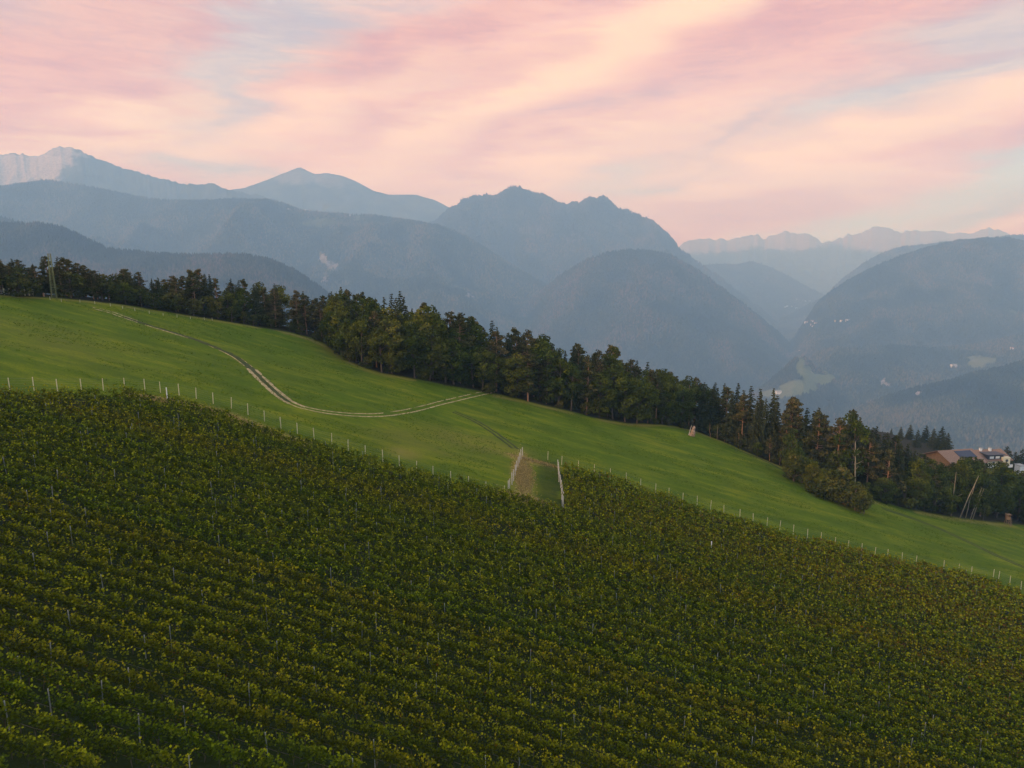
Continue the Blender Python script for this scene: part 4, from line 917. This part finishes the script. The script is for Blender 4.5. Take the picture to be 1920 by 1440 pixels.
ridge_hill('H3', 'hill', [(1440, 730), (1480, 700), (1530, 664), (1560, 652), (1620, 655), (1680, 648), (1740, 655), (1800, 650), (1860, 640), (1920, 628), (2000, 610), (2300, 560)], 3450, 2500, seed=18, wl=330, rough=.35,
           meadow=[(1840, 676, 30, 10, .9), (1830, 686, 18, 7, .9), (1745, 700, 14, 3, .5)], rock=[(1660, 720, 8, 6, .8)])
ridge_hill('H2', 'hill', [(1500, 850), (1560, 800), (1610, 768), (1660, 745), (1720, 728), (1780, 716), (1830, 700), (1880, 690), (1920, 678), (2000, 650), (2300, 590)], 2500, 1650, seed=19, wl=300, rough=.35,
           rock=[(1722, 742, 7, 3, .7), (1790, 778, 16, 1.8, .6), (1815, 784, 18, 1.8, .6)], meadow=[(1745, 722, 10, 3, .5)])
ridge_hill('I', 'hill', [(700, 780), (820, 680), (880, 640), (935, 606), (980, 576), (1020, 541), (1060, 511), (1100, 487), (1140, 473), (1180, 468), (1220, 471), (1260, 480), (1300, 502), (1340, 530), (1380, 560), (1420, 592), (1460, 624), (1490, 655), (1520, 700), (1560, 760)],
           4500, 3300, seed=9, wl=420, rough=.34, prof=.75)
ridge_hill('K', 'hill', [(1340, 800), (1400, 745), (1440, 718), (1470, 690), (1490, 672), (1510, 668), (1530, 690), (1560, 700), (1590, 726), (1640, 760), (1700, 800), (1760, 860)], 3000, 2300, seed=12, wl=200, rough=.08,
           meadow=[(1500, 682, 9, 16, .9), (1512, 700, 16, 15, .95), (1540, 710, 32, 14, 1), (1500, 724, 36, 12, .95), (1462, 738, 46, 10, .9)], rock=[(1522, 694, 3, 1.5, .5)])
ridge_hill('J', 'hill', [(-300, 440), (-60, 425), (0, 422), (50, 421), (80, 419), (110, 426), (150, 441), (200, 467), (240, 473), (300, 479), (370, 479), (450, 479), (500, 486), (550, 506), (600, 540), (680, 600), (800, 680)], 2600, 1300, zf=-520, seed=10, wl=380, rough=.32, step=3)
ridge_hill('J2', 'hill', [(-300, 380), (-60, 395), (0, 405), (40, 418), (120, 450), (240, 500)], 3400, 2600, seed=11, wl=260, rough=.15)
cover('J', 36000, 16, 'forest covering the near dark hill on the left', 640)
cover('J2', 4000, 16, 'forest on the hill shoulder at the left edge', 500)
cover('I', 60000, 19, 'forest on the round dome-shaped hill in the middle', 760)
cover('K', 9000, 15, 'forest around the pale valley meadow', 800)
cover('H', 80000, 20, 'forest on the broad hill at right', 900)
cover('H3', 30000, 16, 'forest on the wooded shoulder with the green field', 800)
cover('H2', 30000, 14, 'forest on the nearest dark slope above the farmhouses', 900)
cover('E', 70000, 21, 'forest on the long middle ridge at left', 620)
cover('D', 42000, 25, 'forest on the steep serrated mountain in the centre', 560, tmin=.3)
cover('G', 12000, 22, 'forest on the ridge behind the right hill', 600, tmin=.4)
cover('F', 9000, 22, 'forest on the low hill in the valley gap', 600)
def build_valley():
    xs = np.linspace(-14700, 15500, 120); ys = np.linspace(-1300, 18700, 120); X, Y = np.meshgrid(xs, ys); Z = -1054 + 6 * (fbm(X / 900, Y / 900, 5, 2) - .5)
    link('valley_floor', grid_mesh('valley_floor', X, Y, Z, M_HILL, {'rock': np.zeros(X.size), 'meadow': (fbm(X / 260, Y / 260, 15, 3).ravel() > .52) * .6}), kind='structure')
build_valley()

# ------------------------------------------------------------------ far houses
def hill_hit(key, px, py):
    H = HILLS[key]; j = int(np.clip(round((px - H['px'][0]) / (H['px'][1] - H['px'][0])), 0, len(H['px']) - 1))
    col = H['ppy'][:H['rows'], j]; best = np.argmin(np.abs(col - py)); return np.array([H['X'][best, j], H['Y'][best, j], H['Z'][best, j]])
HOUSE_ME = []
for (L, W, Hh, rh, wm, rm) in ((14, 10, 6, 3, M_WHITE, M_REDROOF), (11, 9, 7, 2.6, M_WALL, M_REDROOF), (20, 11, 8, 3, M_WHITE, M_STONE)):
    w, r = gable(L, W, Hh, rh, .8); win = MB()
    for z in (1.8, 4.6):
        for x in np.linspace(-L * .36, L * .36, 4): win.box((x, -W / 2 - .05, z), (1.2, .12, 1.4))
    HOUSE_ME.append((w.mesh('village_wall', wm), r.mesh('village_roof', rm), win.mesh('village_windows', M_DARK)))
def far_house(p, s, v, label, group=None, rz=None, windows=True):
    root = thing('house', label, 'house', (p[0], p[1], p[2] + .5), random.uniform(-.5, .5) if rz is None else rz, group); root.scale = (s, s, s)
    w, r, n = HOUSE_ME[v]; link('wall', w, root); link('roof', r, root); link('window_row', n, root)
GV = [('E', [(538, 394), (573, 395), (579, 396), (598, 396), (648, 404), (655, 405), (706, 407), (712, 408)], 1.15, 'pale house on the crest of the long left ridge', 'houses on the ridge crest'),
      ('V1', [(1496, 602), (1501, 606), (1505, 606), (1511, 607), (1518, 606), (1524, 604), (1528, 604), (1530, 608), (1523, 611), (1527, 614), (1514, 606)], 1.3, 'small pale house of the lower valley village', 'houses of the lower village'),
      ('V2', [(1494, 562), (1509, 564), (1514, 565), (1521, 565), (1529, 566), (1475, 576), (1480, 575), (1486, 575), (1496, 578), (1508, 585), (1515, 588)], 1.3, 'small pale house of the upper valley village', 'houses of the upper village'),
      ('H', [(1574, 605), (1584, 605), (1597, 604)], 1.4, 'pale house on the dark slope right of the villages', 'houses right of the villages')]
for key, L_, s, lab, grp in GV:
    for (px, py) in L_:
        if key[0] == 'V':
            if key == 'V2': p = hill_hit('F', px, py)
            elif px > 1508: p = hill_hit('H', px, py) + (0, 0, 6)
            else: a, e = pxdir(px, py); Y = 1048 / -e; p = np.array([a * Y, Y, -1050.])
        else: p = hill_hit(key, px, py) + (0, 0, 6)
        far_house(p, s * 1.25, random.randrange(3), lab, grp)
far_house(hill_hit('H3', 1794, 688), 2.0, 2, 'white farmhouse with wide grey-brown roof beside the green field across the valley', rz=.15)
far_house(hill_hit('H3', 1899, 655), 1.6, 0, 'red-roofed house high on the forested slope at the right edge', rz=-.2)
a, e = pxdir(1458, 737)
far_house(hill_hit('K', 1458, 738) + (0, -20, 6), 1.6, 2, 'white building at the foot of the pale meadow just above the treetops', rz=.1)
far_house(hill_hit('H', 1504, 661) + (0, 0, 4), 1.6, 1, 'lone orange-tinted house above the pale valley meadow', rz=.1)

# ------------------------------------------------------------------ grass tufts and dry grass
def build_grass():
    n = 42000; px = rng.uniform(-20, 1940, n * 3)
    X = rng.uniform(-150, 170, n * 3); Y = rng.uniform(60, 235, n * 3)
    ok = (~in_poly(V_POLY, X, Y)) & (Y < tl_y(X) - .5) & (fbm(X / 9, Y / 5, 41, 4) > .53)
    pX, pY = project(X, Y, plane_z(X, Y)); ok &= (pX > -30) & (pX < 1960) & (pY < 1250) & (Y > 90 - X * .0)
    X, Y = X[ok][:n], Y[ok][:n]; Z = ground_z(X, Y)
    C = np.repeat(np.c_[X, Y, Z + .07], 3, 0) + rng.normal(0, .09, (len(X) * 3, 3)) * (1, 1, .3)
    N = rng.normal(size=C.shape) * (1, 1, .2); V, Q = cards(C, .20, 0.2, N, asp=.5)
    link('grass', np_mesh('grass', V, Q, M_TUFT, {'v': rng.random(len(Q))}), kind='stuff', label='short green grass growing over the meadow', category='grass')
    # dry grass beside the lane and along the edge of the vineyard
    pts = []
    for (q, rx, ry, m) in (((981, 890), 1.5, 11, 2600), ((985, 938), 3.5, 2.5, 900), ((1005, 866), 4.5, 1.0, 700)):
        h = hit(*q); pts.append(np.c_[h[0] + rng.normal(0, rx * .6, m), h[1] + rng.normal(0, ry * .5, m)])
    M = np.array([hit(*q)[:2] for q in [(250, 742), (330, 756), (400, 772), (470, 797), (530, 824)]]); t = rng.random(2600) * 4; i = np.minimum(t.astype(int), 3); f = (t - i)[:, None]
    pts.append(M[i] * (1 - f) + M[i + 1] * f + rng.normal(0, .6, (2600, 2)))
    P = np.concatenate(pts); P = P[~in_poly(V_POLY, P[:, 0], P[:, 1])]; C = np.repeat(np.c_[P, ground_z(P[:, 0], P[:, 1]) + .15], 3, 0) + rng.normal(0, .12, (len(P) * 3, 3)) * (1, 1, .6)
    V, Q = cards(C, .26, 0.2, rng.normal(size=C.shape) * (1, 1, .3), asp=.4)
    link('dry_grass', np_mesh('dry_grass', V, Q, M_DRY, {'v': rng.random(len(Q))}), kind='stuff', label='straw-coloured dry grass beside the mown lane and the fence', category='grass')
build_grass()

# ------------------------------------------------------------------ haze
def build_haze():
    m = bpy.data.materials.new('haze_air'); m.use_nodes = True; nt = m.node_tree; nt.nodes.clear()
    out = nn(nt, 'ShaderNodeOutputMaterial'); v = nn(nt, 'ShaderNodeVolumePrincipled')
    v.inputs['Color'].default_value = HAZE_COL; v.inputs['Density'].default_value = HAZE_DENSITY
    v.inputs['Absorption Color'].default_value = (1, 1, 1, 1); v.inputs['Anisotropy'].default_value = 0.0
    nt.links.new(v.outputs[0], out.inputs['Volume'])
    top = max(float(h['Z'].max()) for h in HILLS.values()) + 40
    x0, x1, y0, y1, z0 = -14900, 15700, -1400, 18900, -1075
    link('haze', MB().box(((x0 + x1) / 2, (y0 + y1) / 2, (z0 + top) / 2), (x1 - x0, y1 - y0, top - z0)).mesh('haze', m), kind='stuff', label='pale blue evening haze filling the valley', category='haze')
    print('haze top', top)
build_haze()
